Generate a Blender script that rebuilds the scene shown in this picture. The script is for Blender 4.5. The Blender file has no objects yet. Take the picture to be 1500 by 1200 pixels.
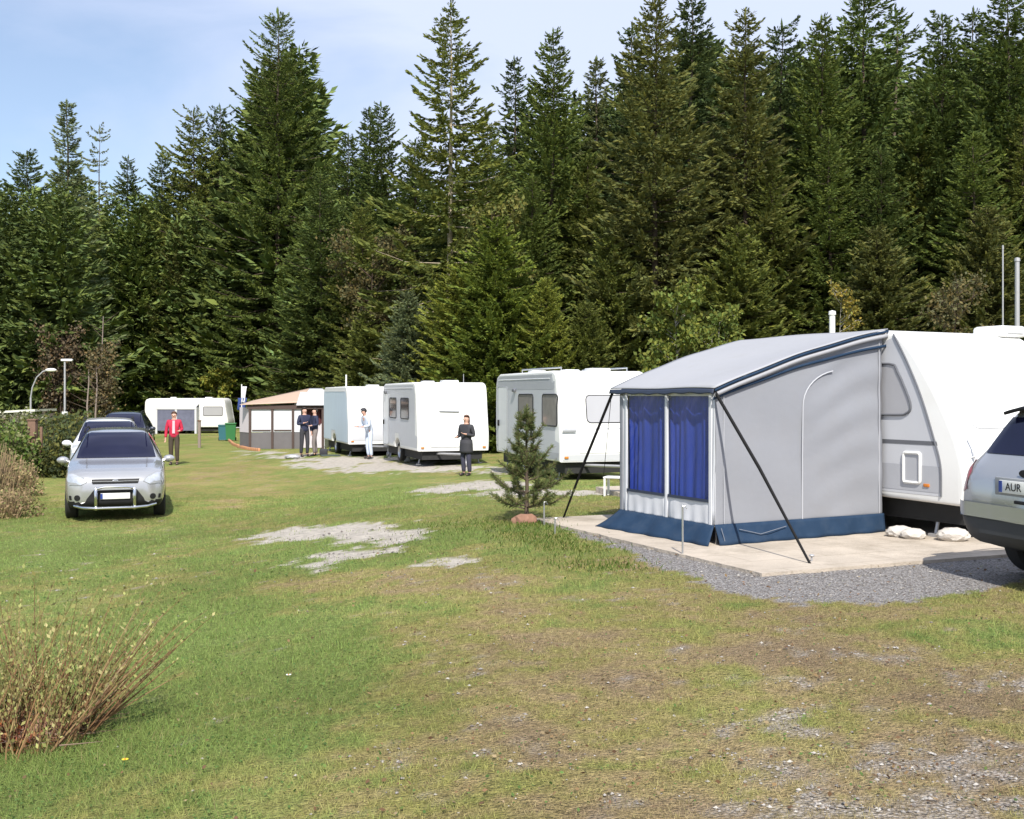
import bpy, bmesh, math, random
import numpy as np
from mathutils import Vector, Matrix
from mathutils.bvhtree import BVHTree
from mathutils.geometry import delaunay_2d_cdt

random.seed(7)
rng = np.random.default_rng(11)
S = bpy.context.scene
C = S.collection
R = math.radians
PI = math.pi
EYE = 2.35          # camera height above the lane
FPX, CX, HY = 1600.0, 750.0, 576.0

# ------------------------------------------------------------------ terrain
def smooth(a, b, t):
    t = np.clip((t - a) / (b - a), 0, 1)
    return t * t * (3 - 2 * t)

def _hash(ix, iy, seed):
    h = (ix.astype(np.int64) * 374761393 + iy.astype(np.int64) * 668265263 + seed * 974711) & 0x7fffffff
    h = ((h ^ (h >> 13)) * 1274126177) & 0x7fffffff
    return ((h ^ (h >> 16)) & 0xffff) / 65535.0

def vnoise(x, y, seed=0):
    x = np.asarray(x, float); y = np.asarray(y, float)
    ix = np.floor(x); iy = np.floor(y)
    fx = x - ix; fy = y - iy
    fx = fx * fx * (3 - 2 * fx); fy = fy * fy * (3 - 2 * fy)
    a = _hash(ix, iy, seed); b = _hash(ix + 1, iy, seed)
    c = _hash(ix, iy + 1, seed); d = _hash(ix + 1, iy + 1, seed)
    return (a * (1 - fx) + b * fx) * (1 - fy) + (c * (1 - fx) + d * fx) * fy

def fbm(x, y, seed=0, octv=4):
    s = 0; a = .5; t = 0
    for k in range(octv):
        s = s + a * vnoise(x * 2 ** k + 13.7 * k, y * 2 ** k - 7.1 * k, seed + k); t += a; a *= .55
    return s / t

def ground_z(x, y):
    x = np.asarray(x, float); y = np.asarray(y, float)
    z = .54 * smooth(-6, .3, x) * (1 - .75 * smooth(16, 34, y)) - .6 * smooth(40, 80, y)
    flat = smooth(1.5, -1.0, x) + smooth(9.5, 7, y)
    z = z + (.06 * (fbm(x * .5, y * .5, 5, 3) - .5)) * np.clip(flat, 0, 1)
    return z

def gz(x, y):
    return float(ground_z(x, y))

def G(px, py):
    """where the sight line through a photo pixel meets the ground"""
    k = (py - HY) / FPX
    d = EYE / k
    for _ in range(40):
        x = (px - CX) / FPX * d
        d = .5 * d + .5 * (EYE - gz(x, d)) / k
    return (px - CX) / FPX * d, d

# ------------------------------------------------------------------ mesh helpers
class MB:
    def __init__(s):
        s.v = []; s.f = []; s.m = []
    def add(s, vs, fs, m=0):
        o = len(s.v); s.v += [tuple(p) for p in vs]
        for f in fs:
            s.f.append(tuple(i + o for i in f)); s.m.append(m)
        return s
    def box(s, c, d, m=0, rz=0, bevel=0):
        bm = bmesh.new(); bmesh.ops.create_cube(bm, size=1)
        for v in bm.verts: v.co = Vector((v.co.x * d[0], v.co.y * d[1], v.co.z * d[2]))
        if bevel: bmesh.ops.bevel(bm, geom=bm.edges[:], offset=bevel, segments=2, affect='EDGES', profile=.5)
        M = Matrix.Translation(c) @ Matrix.Rotation(rz, 4, 'Z')
        s.bm(bm, M, m); return s
    def bm(s, bm, M=Matrix(), m=0):
        bm.verts.index_update()
        s.add([M @ v.co for v in bm.verts], [[v.index for v in f.verts] for f in bm.faces], m); bm.free(); return s
    def tube(s, pts, r, n=8, m=0, caps=True):
        pts = [Vector(p) for p in pts]
        if not isinstance(r, (list, tuple)): r = [r] * len(pts)
        rings = []; prev = None
        for i, p in enumerate(pts):
            t = (pts[min(i + 1, len(pts) - 1)] - pts[max(i - 1, 0)]).normalized()
            if prev is None:
                a = Vector((0, 0, 1)) if abs(t.z) < .9 else Vector((1, 0, 0))
                u = t.cross(a).normalized()
            else:
                u = (prev - t * prev.dot(t)).normalized()
            prev = u; w = t.cross(u)
            rings.append([p + (u * math.cos(2 * PI * k / n) + w * math.sin(2 * PI * k / n)) * r[i] for k in range(n)])
        vs = [q for ring in rings for q in ring]; fs = []
        for i in range(len(pts) - 1):
            for k in range(n):
                fs.append((i * n + k, i * n + (k + 1) % n, (i + 1) * n + (k + 1) % n, (i + 1) * n + k))
        if caps:
            fs.append(tuple(range(n))[::-1]); fs.append(tuple((len(pts) - 1) * n + k for k in range(n)))
        s.add(vs, fs, m); return s
    def lathe(s, prof, M=Matrix(), n=24, m=0):
        """profile (radius, height) turned about local z"""
        vs = []; fs = []
        for (r, h) in prof:
            for k in range(n):
                vs.append(M @ Vector((r * math.cos(2 * PI * k / n), r * math.sin(2 * PI * k / n), h)))
        for i in range(len(prof) - 1):
            for k in range(n):
                fs.append((i * n + k, i * n + (k + 1) % n, (i + 1) * n + (k + 1) % n, (i + 1) * n + k))
        s.add(vs, fs, m); return s
    def ball(s, c, d, m=0, seg=12, jit=0, rnd=None):
        bm = bmesh.new(); bmesh.ops.create_icosphere(bm, subdivisions=2 if seg <= 12 else 3, radius=1)
        for v in bm.verts:
            k = 1 + (jit * (rnd.random() - .5) if jit else 0)
            v.co = Vector((v.co.x * d[0] * k, v.co.y * d[1] * k, v.co.z * d[2] * k))
        s.bm(bm, Matrix.Translation(c), m); return s
    def poly(s, pts, m=0):
        s.add(pts, [tuple(range(len(pts)))], m); return s
    def prism(s, pts, d, m=0):
        """polygon (3-D points) pushed along d"""
        n = len(pts); d = Vector(d); pts = [Vector(p) for p in pts]
        s.add(pts + [p + d for p in pts],
              [tuple(range(n)), tuple(range(n, 2 * n))[::-1]] + [(i, i + n, (i + 1) % n + n, (i + 1) % n) for i in range(n)], m)
        return s
    def grid(s, fn, nu, nv, m=0):
        vs = [fn(i / nu, j / nv) for j in range(nv + 1) for i in range(nu + 1)]
        fs = [(j * (nu + 1) + i, j * (nu + 1) + i + 1, (j + 1) * (nu + 1) + i + 1, (j + 1) * (nu + 1) + i) for j in range(nv) for i in range(nu)]
        s.add(vs, fs, m); return s

def obj(name, mb, mats, parent=None, smooth_=True, angle=35, loc=(0, 0, 0), thick=0, fix=True):
    me = bpy.data.meshes.new(name)
    me.from_pydata(mb.v, [], mb.f)
    mats = mats if isinstance(mats, (list, tuple)) else [mats]
    for m in mats: me.materials.append(m)
    me.polygons.foreach_set('material_index', mb.m)
    if fix:
        bm = bmesh.new(); bm.from_mesh(me)
        bmesh.ops.recalc_face_normals(bm, faces=bm.faces[:]); bm.to_mesh(me); bm.free()
    if smooth_:
        me.polygons.foreach_set('use_smooth', [True] * len(me.polygons)); me.set_sharp_from_angle(angle=R(angle))
    me.update()
    o = bpy.data.objects.new(name, me); C.objects.link(o); o.location = loc
    if parent: o.parent = parent
    if thick:
        md = o.modifiers.new('Solidify', 'SOLIDIFY'); md.thickness = thick; md.offset = 0
    return o

def np_obj(name, V, F, mats, parent=None, col=None, smooth_=False):
    me = bpy.data.meshes.new(name)
    V = np.ascontiguousarray(V, np.float32); F = np.ascontiguousarray(F, np.int32)
    k = F.shape[1]
    me.vertices.add(len(V)); me.vertices.foreach_set('co', V.ravel())
    me.loops.add(F.size); me.loops.foreach_set('vertex_index', F.ravel())
    me.polygons.add(len(F)); me.polygons.foreach_set('loop_start', np.arange(0, F.size, k, dtype=np.int32))
    me.polygons.foreach_set('use_smooth', np.full(len(F), smooth_))
    for m in (mats if isinstance(mats, (list, tuple)) else [mats]): me.materials.append(m)
    me.update(calc_edges=True)
    if col is not None:
        a = me.color_attributes.new('Col', 'FLOAT_COLOR', 'POINT')
        c = np.ones((len(V), 4), np.float32); c[:, :col.shape[1]] = col
        a.data.foreach_set('color', c.ravel())
    o = bpy.data.objects.new(name, me); C.objects.link(o)
    if parent: o.parent = parent
    return o

def tag(o, label=None, cat=None, group=None, kind=None):
    if label: o['label'] = label
    if cat: o['category'] = cat
    if group: o['group'] = group
    if kind: o['kind'] = kind
    return o

def thing(name, label, cat, loc=(0, 0, 0), rz=0, group=None):
    o = bpy.data.objects.new(name, None); C.objects.link(o)
    o.empty_display_size = .2; o.location = loc; o.rotation_euler = (0, 0, rz)
    return tag(o, label, cat, group)

def copy_tree(o, parent=None):
    c = o.copy(); C.objects.link(c); c.parent = parent
    for ch in list(o.children): copy_tree(ch, c)
    return c

def evaluated(o):
    bpy.context.view_layer.update()
    dg = bpy.context.evaluated_depsgraph_get()
    me = bpy.data.meshes.new_from_object(o.evaluated_get(dg)); me.name = o.name
    o.modifiers.clear(); o.data = me
    return o

# ------------------------------------------------------------------ materials
def nodes(m):
    m.use_nodes = True
    return m.node_tree.nodes, m.node_tree.links, m.node_tree.nodes['Principled BSDF']

def mat(name, col, rough=.6, var=.12, scale=6.0, metal=0, bump=0, bscale=40, spec=.5, coat=0, dirt=None, dscale=1.5, damt=.5, detail=4, stretch=None):
    """painted / cloth / stone surface with procedural variation and optional dirt of its own shape"""
    m = bpy.data.materials.new(name); n, l, b = nodes(m)
    tc = n.new('ShaderNodeTexCoord')
    src = tc.outputs['Object']
    if stretch:
        mp = n.new('ShaderNodeMapping'); mp.inputs['Scale'].default_value = stretch
        l.new(src, mp.inputs['Vector']); src = mp.outputs['Vector']
    t = n.new('ShaderNodeTexNoise'); t.inputs['Scale'].default_value = scale; t.inputs['Detail'].default_value = detail
    l.new(src, t.inputs['Vector'])
    mx = n.new('ShaderNodeMix'); mx.data_type = 'RGBA'
    mx.inputs['A'].default_value = (*[c * (1 - var) for c in col], 1)
    mx.inputs['B'].default_value = (*[min(1, c * (1 + var)) for c in col], 1)
    l.new(t.outputs['Fac'], mx.inputs['Factor'])
    out = mx.outputs['Result']
    if dirt:
        t2 = n.new('ShaderNodeTexNoise'); t2.inputs['Scale'].default_value = dscale; t2.inputs['Detail'].default_value = 7
        t2.inputs['Roughness'].default_value = .65
        l.new(tc.outputs['Object'], t2.inputs['Vector'])
        cr = n.new('ShaderNodeValToRGB'); cr.color_ramp.elements[0].position = .48; cr.color_ramp.elements[1].position = .75
        cr.color_ramp.elements[1].color = (damt, damt, damt, 1)
        l.new(t2.outputs['Fac'], cr.inputs['Fac'])
        m2 = n.new('ShaderNodeMix'); m2.data_type = 'RGBA'; m2.inputs['B'].default_value = (*dirt, 1)
        l.new(cr.outputs['Color'], m2.inputs['Factor']); l.new(out, m2.inputs['A']); out = m2.outputs['Result']
    l.new(out, b.inputs['Base Color'])
    b.inputs['Roughness'].default_value = rough; b.inputs['Metallic'].default_value = metal
    b.inputs['Specular IOR Level'].default_value = spec; b.inputs['Coat Weight'].default_value = coat
    b.inputs['Coat Roughness'].default_value = .05
    if bump:
        t3 = n.new('ShaderNodeTexNoise'); t3.inputs['Scale'].default_value = bscale; t3.inputs['Detail'].default_value = 5
        l.new(src, t3.inputs['Vector'])
        bp = n.new('ShaderNodeBump'); bp.inputs['Strength'].default_value = bump; bp.inputs['Distance'].default_value = .02
        l.new(t3.outputs['Fac'], bp.inputs['Height']); l.new(bp.outputs['Normal'], b.inputs['Normal'])
    return m

def attr_mat(name, rough=.85, spec=.15, tint=False, trans=0):
    """colour from the mesh's own per-leaf colours, tinted per object"""
    m = bpy.data.materials.new(name); n, l, b = nodes(m)
    a = n.new('ShaderNodeVertexColor'); a.layer_name = 'Col'
    out = a.outputs['Color']
    if tint:
        oi = n.new('ShaderNodeObjectInfo')
        mx = n.new('ShaderNodeMix'); mx.data_type = 'RGBA'; mx.blend_type = 'MULTIPLY'; mx.inputs['Factor'].default_value = 1
        l.new(out, mx.inputs['A']); l.new(oi.outputs['Color'], mx.inputs['B']); out = mx.outputs['Result']
    l.new(out, b.inputs['Base Color'])
    b.inputs['Roughness'].default_value = rough; b.inputs['Specular IOR Level'].default_value = spec
    if trans:
        tr = n.new('ShaderNodeBsdfTranslucent'); l.new(out, tr.inputs['Color'])
        ms = n.new('ShaderNodeMixShader'); ms.inputs['Fac'].default_value = trans
        l.new(b.outputs['BSDF'], ms.inputs[1]); l.new(tr.outputs['BSDF'], ms.inputs[2])
        l.new(ms.outputs['Shader'], n['Material Output'].inputs['Surface'])
    return m

def film_mat(name, fac=.1):
    m = bpy.data.materials.new(name); n, l, b = nodes(m); n.remove(b)
    tr = n.new('ShaderNodeBsdfTransparent'); tr.inputs['Color'].default_value = (.9, .92, .95, 1)
    gl = n.new('ShaderNodeBsdfGlossy'); gl.inputs['Roughness'].default_value = .06
    t = n.new('ShaderNodeTexNoise'); t.inputs['Scale'].default_value = 3
    bp = n.new('ShaderNodeBump'); bp.inputs['Strength'].default_value = .25; bp.inputs['Distance'].default_value = .03
    l.new(t.outputs['Fac'], bp.inputs['Height']); l.new(bp.outputs['Normal'], gl.inputs['Normal'])
    ms = n.new('ShaderNodeMixShader'); ms.inputs['Fac'].default_value = fac
    l.new(tr.outputs['BSDF'], ms.inputs[1]); l.new(gl.outputs['BSDF'], ms.inputs[2])
    l.new(ms.outputs['Shader'], n['Material Output'].inputs['Surface'])
    return m

M = {}
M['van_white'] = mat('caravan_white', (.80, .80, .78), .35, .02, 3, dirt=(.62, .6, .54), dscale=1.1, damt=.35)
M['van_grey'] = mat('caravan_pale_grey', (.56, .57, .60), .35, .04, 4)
M['van_lowgrey'] = mat('caravan_lower_grey', (.43, .44, .47), .4, .06, 4)
M['van_line'] = mat('caravan_trim_dark', (.13, .135, .15), .45, .1, 8)
M['van_panel'] = mat('caravan_shutter_white', (.72, .73, .74), .3, .03, 6)
M['acrylic'] = mat('dark_acrylic_window', (.035, .035, .038), .12, .3, 3, spec=.6, coat=.3)
M['curtained'] = mat('curtained_window', (.30, .28, .26), .15, .25, 5, coat=.5)
M['blind'] = mat('window_with_blind', (.40, .40, .42), .2, .05, 3, coat=.4)
M['seal'] = mat('rubber_seal', (.03, .03, .033), .7, .1)
M['chassis_and_shade'] = mat('dark_chassis_and_shade', (.02, .02, .02), .8, .3)
M['alu'] = mat('aluminium', (.62, .63, .64), .35, .06, 20, metal=.9)
M['plastic_grey'] = mat('grey_plastic', (.28, .29, .30), .5, .1)
M['black'] = mat('black_plastic', (.013, .013, .014), .6, .2, spec=.3)
M['tyre'] = mat('tyre_rubber', (.02, .02, .02), .85, .2, 30, bump=.2)
M['rim'] = mat('alloy_rim', (.5, .51, .52), .3, .05, 12, metal=.9)
M['silver'] = mat('silver_car_paint', (.46, .46, .465), .24, .03, 400, metal=.55, coat=1, dirt=(.35, .34, .31), dscale=2.5, damt=.2)
M['car_white'] = mat('white_car_paint', (.75, .76, .77), .3, .02, 3, coat=1)
M['car_dark'] = mat('dark_blue_car_paint', (.02, .025, .04), .3, .05, 3, coat=1)
M['glass_dark'] = mat('tinted_car_glass', (.010, .011, .030), .07, .3, 2, spec=.38)
M['lamp_clear'] = mat('clear_lamp_lens', (.52, .54, .58), .12, .35, 14, metal=.4, coat=1)
M['lamp_red'] = mat('red_lamp_lens', (.35, .03, .05), .15, .2, 20, coat=1)
M['lamp_amber'] = mat('amber_lens', (.6, .2, .03), .2, .1)
M['plate'] = mat('number_plate_white', (.78, .78, .74), .4, .03)
M['plate_blue'] = mat('number_plate_blue', (.02, .05, .25), .4, .03)
M['chrome'] = mat('chrome_bar', (.7, .7, .7), .18, .03, metal=1)
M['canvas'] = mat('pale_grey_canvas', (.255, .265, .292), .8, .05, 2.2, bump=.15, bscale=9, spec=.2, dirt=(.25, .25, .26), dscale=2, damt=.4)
M['canvas_roof'] = mat('roof_canvas', (.34, .345, .365), .75, .05, 3, bump=.12, bscale=7, spec=.2, dirt=(.28, .28, .28), dscale=3, damt=.4)
M['canvas_white'] = mat('white_canvas', (.62, .63, .66), .75, .03, 3, bump=.1, bscale=8, spec=.2)
M['navy'] = mat('navy_canvas', (.016, .038, .078), .75, .25, 5, bump=.3, bscale=6, spec=.2, dirt=(.05, .065, .085), dscale=5, damt=.35)
M['navy_dark'] = mat('dark_navy_trim', (.03, .04, .07), .6, .15, 6)
M['curtain'] = mat('blue_curtain', (.028, .056, .32), .65, .35, 5, spec=.3, stretch=(1, 6, .3))
M['film'] = film_mat('clear_window_film', .09)
M['seam'] = mat('pale_seam', (.42, .43, .46), .6, .05)
M['pole_black'] = mat('black_pole', (.008, .008, .008), .7, .2, spec=.2)
M['brown_frame'] = mat('brown_awning_frame', (.07, .045, .038), .7, .15)
M['beige'] = mat('beige_canvas', (.47, .35, .27), .8, .06, 3, spec=.2)
M['lilac'] = mat('lilac_canvas_and_shade', (.60, .55, .58), .8, .05, 3, spec=.2)
M['skirt_grey'] = mat('grey_canvas_skirt', (.14, .13, .135), .8, .12, 4)
M['maroon'] = mat('doorway_shade_maroon', (.10, .03, .035), .8, .25, 5)
M['wood'] = mat('weathered_wood', (.17, .10, .065), .8, .3, 9, bump=.4, bscale=20, stretch=(8, 8, 1))
M['wood_grey'] = mat('grey_wood', (.25, .2, .17), .8, .25, 9, bump=.4, bscale=20, stretch=(8, 8, 1))
M['post_white'] = mat('white_post', (.75, .75, .73), .5, .06, 6)
M['post_grey'] = mat('grey_galvanised', (.42, .42, .43), .5, .12, 12, metal=.4)
M['bark'] = mat('spruce_bark', (.12, .092, .07), .9, .35, 5, bump=.6, bscale=14, stretch=(2, 2, .5), spec=.1)
M['bark_pale'] = mat('pale_bark', (.44, .37, .27), .9, .3, 3, bump=.5, bscale=14, stretch=(2, 2, .5), spec=.1)
M['bark_birch'] = mat('birch_bark', (.40, .37, .32), .8, .35, 4, bump=.2, stretch=(1, 1, 4), spec=.2)
M['bark_dark'] = mat('dark_bark', (.07, .05, .04), .9, .3, 6, spec=.1)
M['leaf'] = attr_mat('conifer_needles', .8, .2, tint=True, trans=.3)
M['leaf_soft'] = attr_mat('broad_leaves', .7, .25, tint=True, trans=.3)
M['grass'] = attr_mat('grass_blades', .7, .2, trans=.35)
M['stem'] = attr_mat('shrub_stems', .8, .2)
M['stone'] = mat('pale_stone', (.52, .49, .45), .9, .25, 7, bump=.8, bscale=12, spec=.2)
M['stone_red'] = mat('reddish_stone', (.27, .15, .105), .9, .4, 9, bump=.8, bscale=14, spec=.2)
M['green_plastic'] = mat('green_plastic', (.03, .16, .05), .5, .1)
M['teal_plastic'] = mat('teal_plastic', (.03, .13, .16), .5, .1)
M['orange_edge'] = mat('orange_brick', (.50, .24, .12), .85, .3, 10)
M['skin'] = mat('skin', (.55, .33, .25), .55, .05, 20, spec=.3)
M['hair_dark'] = mat('dark_hair', (.025, .018, .014), .7, .3, 40)
M['hair_brown'] = mat('brown_hair', (.10, .05, .03), .7, .3, 40)
M['red_cloth'] = mat('red_jacket_cloth', (.50, .02, .06), .75, .12, 9)
M['pink_cloth'] = mat('pale_pink_cloth', (.72, .42, .47), .75, .1, 9)
M['dark_cloth'] = mat('dark_grey_cloth', (.035, .035, .042), .8, .2, 9)
M['navy_cloth'] = mat('navy_cloth', (.02, .025, .06), .8, .2, 9)
M['denim'] = mat('dark_denim', (.045, .045, .075), .8, .2, 12)
M['grey_cloth'] = mat('grey_brown_cloth', (.20, .17, .16), .8, .15, 9)
M['pale_cloth'] = mat('pale_blue_cloth', (.55, .62, .74), .8, .08, 9)
M['brown_cloth'] = mat('dark_brown_cloth', (.06, .045, .03), .8, .2, 9)
M['shoe'] = mat('dark_shoe', (.02, .018, .017), .6, .2)
M['flag_blue'] = mat('blue_flag_cloth', (.03, .06, .22), .8, .1)
M['lamp_glass'] = mat('lamp_head_white', (.8, .8, .78), .3, .05)
M['shed_roof'] = mat('pale_corrugated_roof', (.66, .66, .58), .6, .15, 5, dirt=(.35, .36, .28), dscale=3)
M['twig_tan'] = mat('tan_twigs', (.30, .22, .13), .85, .3, 9, spec=.1)
M['cord'] = mat('grey_cord', (.16, .18, .22), .8, .1)
M['plastic_dark'] = mat('dark_grey_plastic', (.045, .047, .05), .6, .15)
# ------------------------------------------------------------------ slab, ground, grass
SLAB_Z = .575
U = Vector((-.459, .889, 0)); V_ = Vector((.889, .459, 0))      # along the awning front, and from it towards the caravan
SC = Vector((2.46, 10.77, 0)); SU = Vector((-.42, .907, 0)); SV = Vector((.92, .39, 0))

def in_poly(x, y, poly):
    x = np.asarray(x); y = np.asarray(y); ins = np.zeros(x.shape, bool); n = len(poly)
    for i in range(n):
        x1, y1 = poly[i]; x2, y2 = poly[(i + 1) % n]
        c = ((y1 > y) != (y2 > y)) & (x < (x2 - x1) * (y - y1) / (y2 - y1 + 1e-12) + x1)
        ins ^= c
    return ins

slab_pts = [SC, SC + SV * 7, SC + SV * 7 + SU * 9.5, SC + SV * 3.4 + SU * 9.5, SC + SU * 5.2 + SV * 2.6, SC + SU * 5.2]
slab_poly = [(p.x, p.y) for p in slab_pts]
gravel_px = [(800, 772), (850, 786), (950, 822), (1050, 862), (1180, 883), (1330, 884), (1440, 866), (1500, 850)]
gravel_poly = [G(*p) for p in gravel_px] + [(8, 11.3), (9.5, 13.5), (4.5, 12.5), (2.0, 15)]
pale_px = [  # exposed pale stones in the lawn and hardstanding: px, py, half-width, half-depth, strength
    (425, 780, .8, 1.2, 1.2), (490, 778, 1.1, 1.2, 1.2), (535, 784, .7, 1.0, 1.1), (590, 786, .45, .9, 1.05), (500, 815, .75, 1.0, .95), (480, 832, .35, .5, .9), (570, 808, .35, .6, .85), (648, 822, .45, .5, .95), (400, 790, .4, .8, .9),
    (700, 712, 1.7, 2.4, 1.25), (775, 722, 1.5, 1.6, 1.2), (640, 716, .9, 1.4, 1.15), (640, 686, 2.2, 2.6, 1.0), (560, 684, 2.4, 3.2, 1.2), (480, 681, 1.8, 2.4, 1.1), (740, 690, 1.6, 2.4, .85), (430, 668, 1.4, 3.0, .95), (860, 722, 1.7, 1.2, .95), (520, 674, 2.8, 2.6, 1.2), (395, 663, 2.2, 3.0, .75)]
dry_px = [(300, 700, .8, 2.4, .6), (350, 735, .9, 1.9, .6), (400, 765, .9, 1.2, .55), (350, 690, 1.2, 3.4, .45), (480, 852, .9, .6, .8), (560, 850, .9, .6, .65), (640, 862, 1.0, .6, .75), (700, 875, .6, .5, .6), (760, 895, .8, .6, .8),
          (850, 930, .9, .55, .75), (800, 1000, .7, .45, .5), (930, 1000, 1.0, .5, .6), (760, 1080, .45, .25, .6), (1000, 1080, .8, .4, .6), (1150, 960, 1.2, .6, .65),
          (860, 1110, .4, .2, .7), (1300, 1010, 1.2, .7, .7), (1100, 1150, 1.0, .5, .75), (1420, 1100, 1.0, .6, .75), (730, 1180, .4, .25, .5), (1000, 900, 1.2, .5, .4), (1200, 900, 1.8, .4, .5), (1000, 1180, .6, .3, .6)]
green_px = [(1440, 930, .8, .5, .5), (1460, 1060, .5, .25, .5), (100, 800, 2.5, 2.0, .5), (200, 950, 1.6, 1.4, .55), (420, 950, 1.2, .9, .35), (80, 1110, .8, .35, .8), (560, 800, 1.5, .8, .25), (720, 780, 1.4, .8, .4), (900, 860, .8, .3, .3), (560, 700, 1.5, 2.0, .3), (1000, 1130, .3, .15, .35)]
gravel_spots = [(1120, 1060, .5, .3, .75), (1300, 960, .55, .25, .75), (1400, 1120, .9, .55, .75), (1040, 1000, .35, .15, .6), (1130, 1140, .5, .3, .8), (960, 950, .35, .12, .55),
                (1350, 1190, .9, .4, .85), (1180, 1180, .6, .25, .9), (1230, 1040, .5, .25, .6), (1480, 1000, .5, .3, .5), (1130, 1000, .4, .2, .5), (840, 880, .5, .15, .4)]

def blobs(lst): return [(*G(p[0], p[1]), p[2], p[3], p[4]) for p in lst]
BL = {k: blobs(v) for k, v in dict(pale=pale_px, dry=dry_px, green=green_px, grav=gravel_spots).items()}

def field(x, y, lst):
    s = np.zeros(np.shape(x))
    for (bx, by, rx, ry, a) in lst:
        s = np.maximum(s, a * np.exp(-(((x - bx) / rx) ** 2 + ((y - by) / ry) ** 2)))
    return s

def lawn(x, y):
    """colour of turf, share of gravel, share of pale stone at world points"""
    x = np.asarray(x, float); y = np.asarray(y, float)
    n1 = fbm(x * .45, y * .3, 1); n2 = fbm(x * 1.6, y * 1.3, 2); n3 = fbm(x * 6, y * 6, 3, 3)
    dry = .12 + .42 * smooth(-2.6, 2.6, x + 1.2 * (n1 - .5)) * smooth(24, 13, y) + .16 * smooth(.2, 2.2, x) * smooth(9.5, 7, y) + .10 * smooth(22, 32, y)
    dry = dry + field(x, y, BL['dry']) * (.35 + .8 * (n2 - .1)) - field(x, y, BL['green']) * .8 + .6 * (n1 - .5) + .9 * (n2 - .5) + .9 * (n3 - .5) + .5 * (fbm(x * 14, y * 14, 77, 2) - .5)
    dry = np.clip(dry, 0, 1.1)
    g0 = field(x, y, BL['grav'])
    n5 = fbm(x * 13, y * 11, 61, 3)
    grav = .85 * smooth(.30, .78, g0 * .78 + .75 * (n3 - .5) + .45 * (n2 - .5) + 1.3 * (n5 - .5))
    jx = x + .5 * (n2 - .5) + .35 * (n3 - .5) + .2 * (n5 - .5); jy = y + .6 * (n2 - .5) + .45 * (n3 - .5) + .3 * (n5 - .5)
    strip = in_poly(jx, jy, gravel_poly).astype(float)
    grav = np.maximum(grav, strip)
    pn = .6 * fbm(x * 2.2, y * 2.2, 9, 4) + .4 * fbm(x * 7, y * 6, 19, 3)
    pale = smooth(.46, .56, field(x, y, BL['pale']) * .72 + 1.15 * (pn - .5) + .35 * (n3 - .5))
    c0 = np.array([.190, .256, .078]); c1 = np.array([.285, .278, .104]); c2 = np.array([.330, .272, .150]); c3 = np.array([.285, .225, .148])
    t = dry[..., None]
    col = np.where(t < .45, c0 + (c1 - c0) * (t / .45), np.where(t < .8, c1 + (c2 - c1) * ((t - .45) / .35), c2 + (c3 - c2) * ((t - .8) / .3)))
    hue = (fbm(x * .8 + 40, y * .6, 21) - .5)[..., None]
    col = col * (1 + .45 * hue) * np.array([1, 1, 1]) + np.array([.0, .015, .02]) * np.clip(hue, 0, 1)
    return np.clip(col, .005, 1), grav, pale, strip, dry

def axis(a, b, step, lo, hi, g=1.12):
    c = list(np.arange(a, b, step)); s = step; v = a; left = []
    while v > lo: s *= g; v -= s; left.append(v)
    s = step; v = c[-1]; right = []
    while v < hi: s *= g; v += s; right.append(v)
    return np.array(left[::-1] + c + right)

gx = axis(-10, 9, .085, -330, 330, 1.10); gy = axis(4.2, 23, .085, -40, 600, 1.035)
XX, YY = np.meshgrid(gx, gy)
ZZ = ground_z(XX, YY)
colr, grav, pale, strip, dry_ = lawn(XX, YY)
soil = colr * np.array([.95, .90, .92]) * (1 + .22 * smooth(17, 26, YY))[..., None]
micro = fbm(XX * 9, YY * 9, 31, 2) - .5
ZZ = ZZ + np.where((XX > -10) & (XX < 9) & (YY < 24), .025 * micro * (1 - grav * .6), 0) - .012 * pale
nx, ny = len(gx), len(gy)
idx = np.arange(nx * ny).reshape(ny, nx)
F = np.stack([idx[:-1, :-1], idx[:-1, 1:], idx[1:, 1:], idx[1:, :-1]], -1).reshape(-1, 4)
Vg = np.stack([XX, YY, ZZ], -1).reshape(-1, 3)

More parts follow.
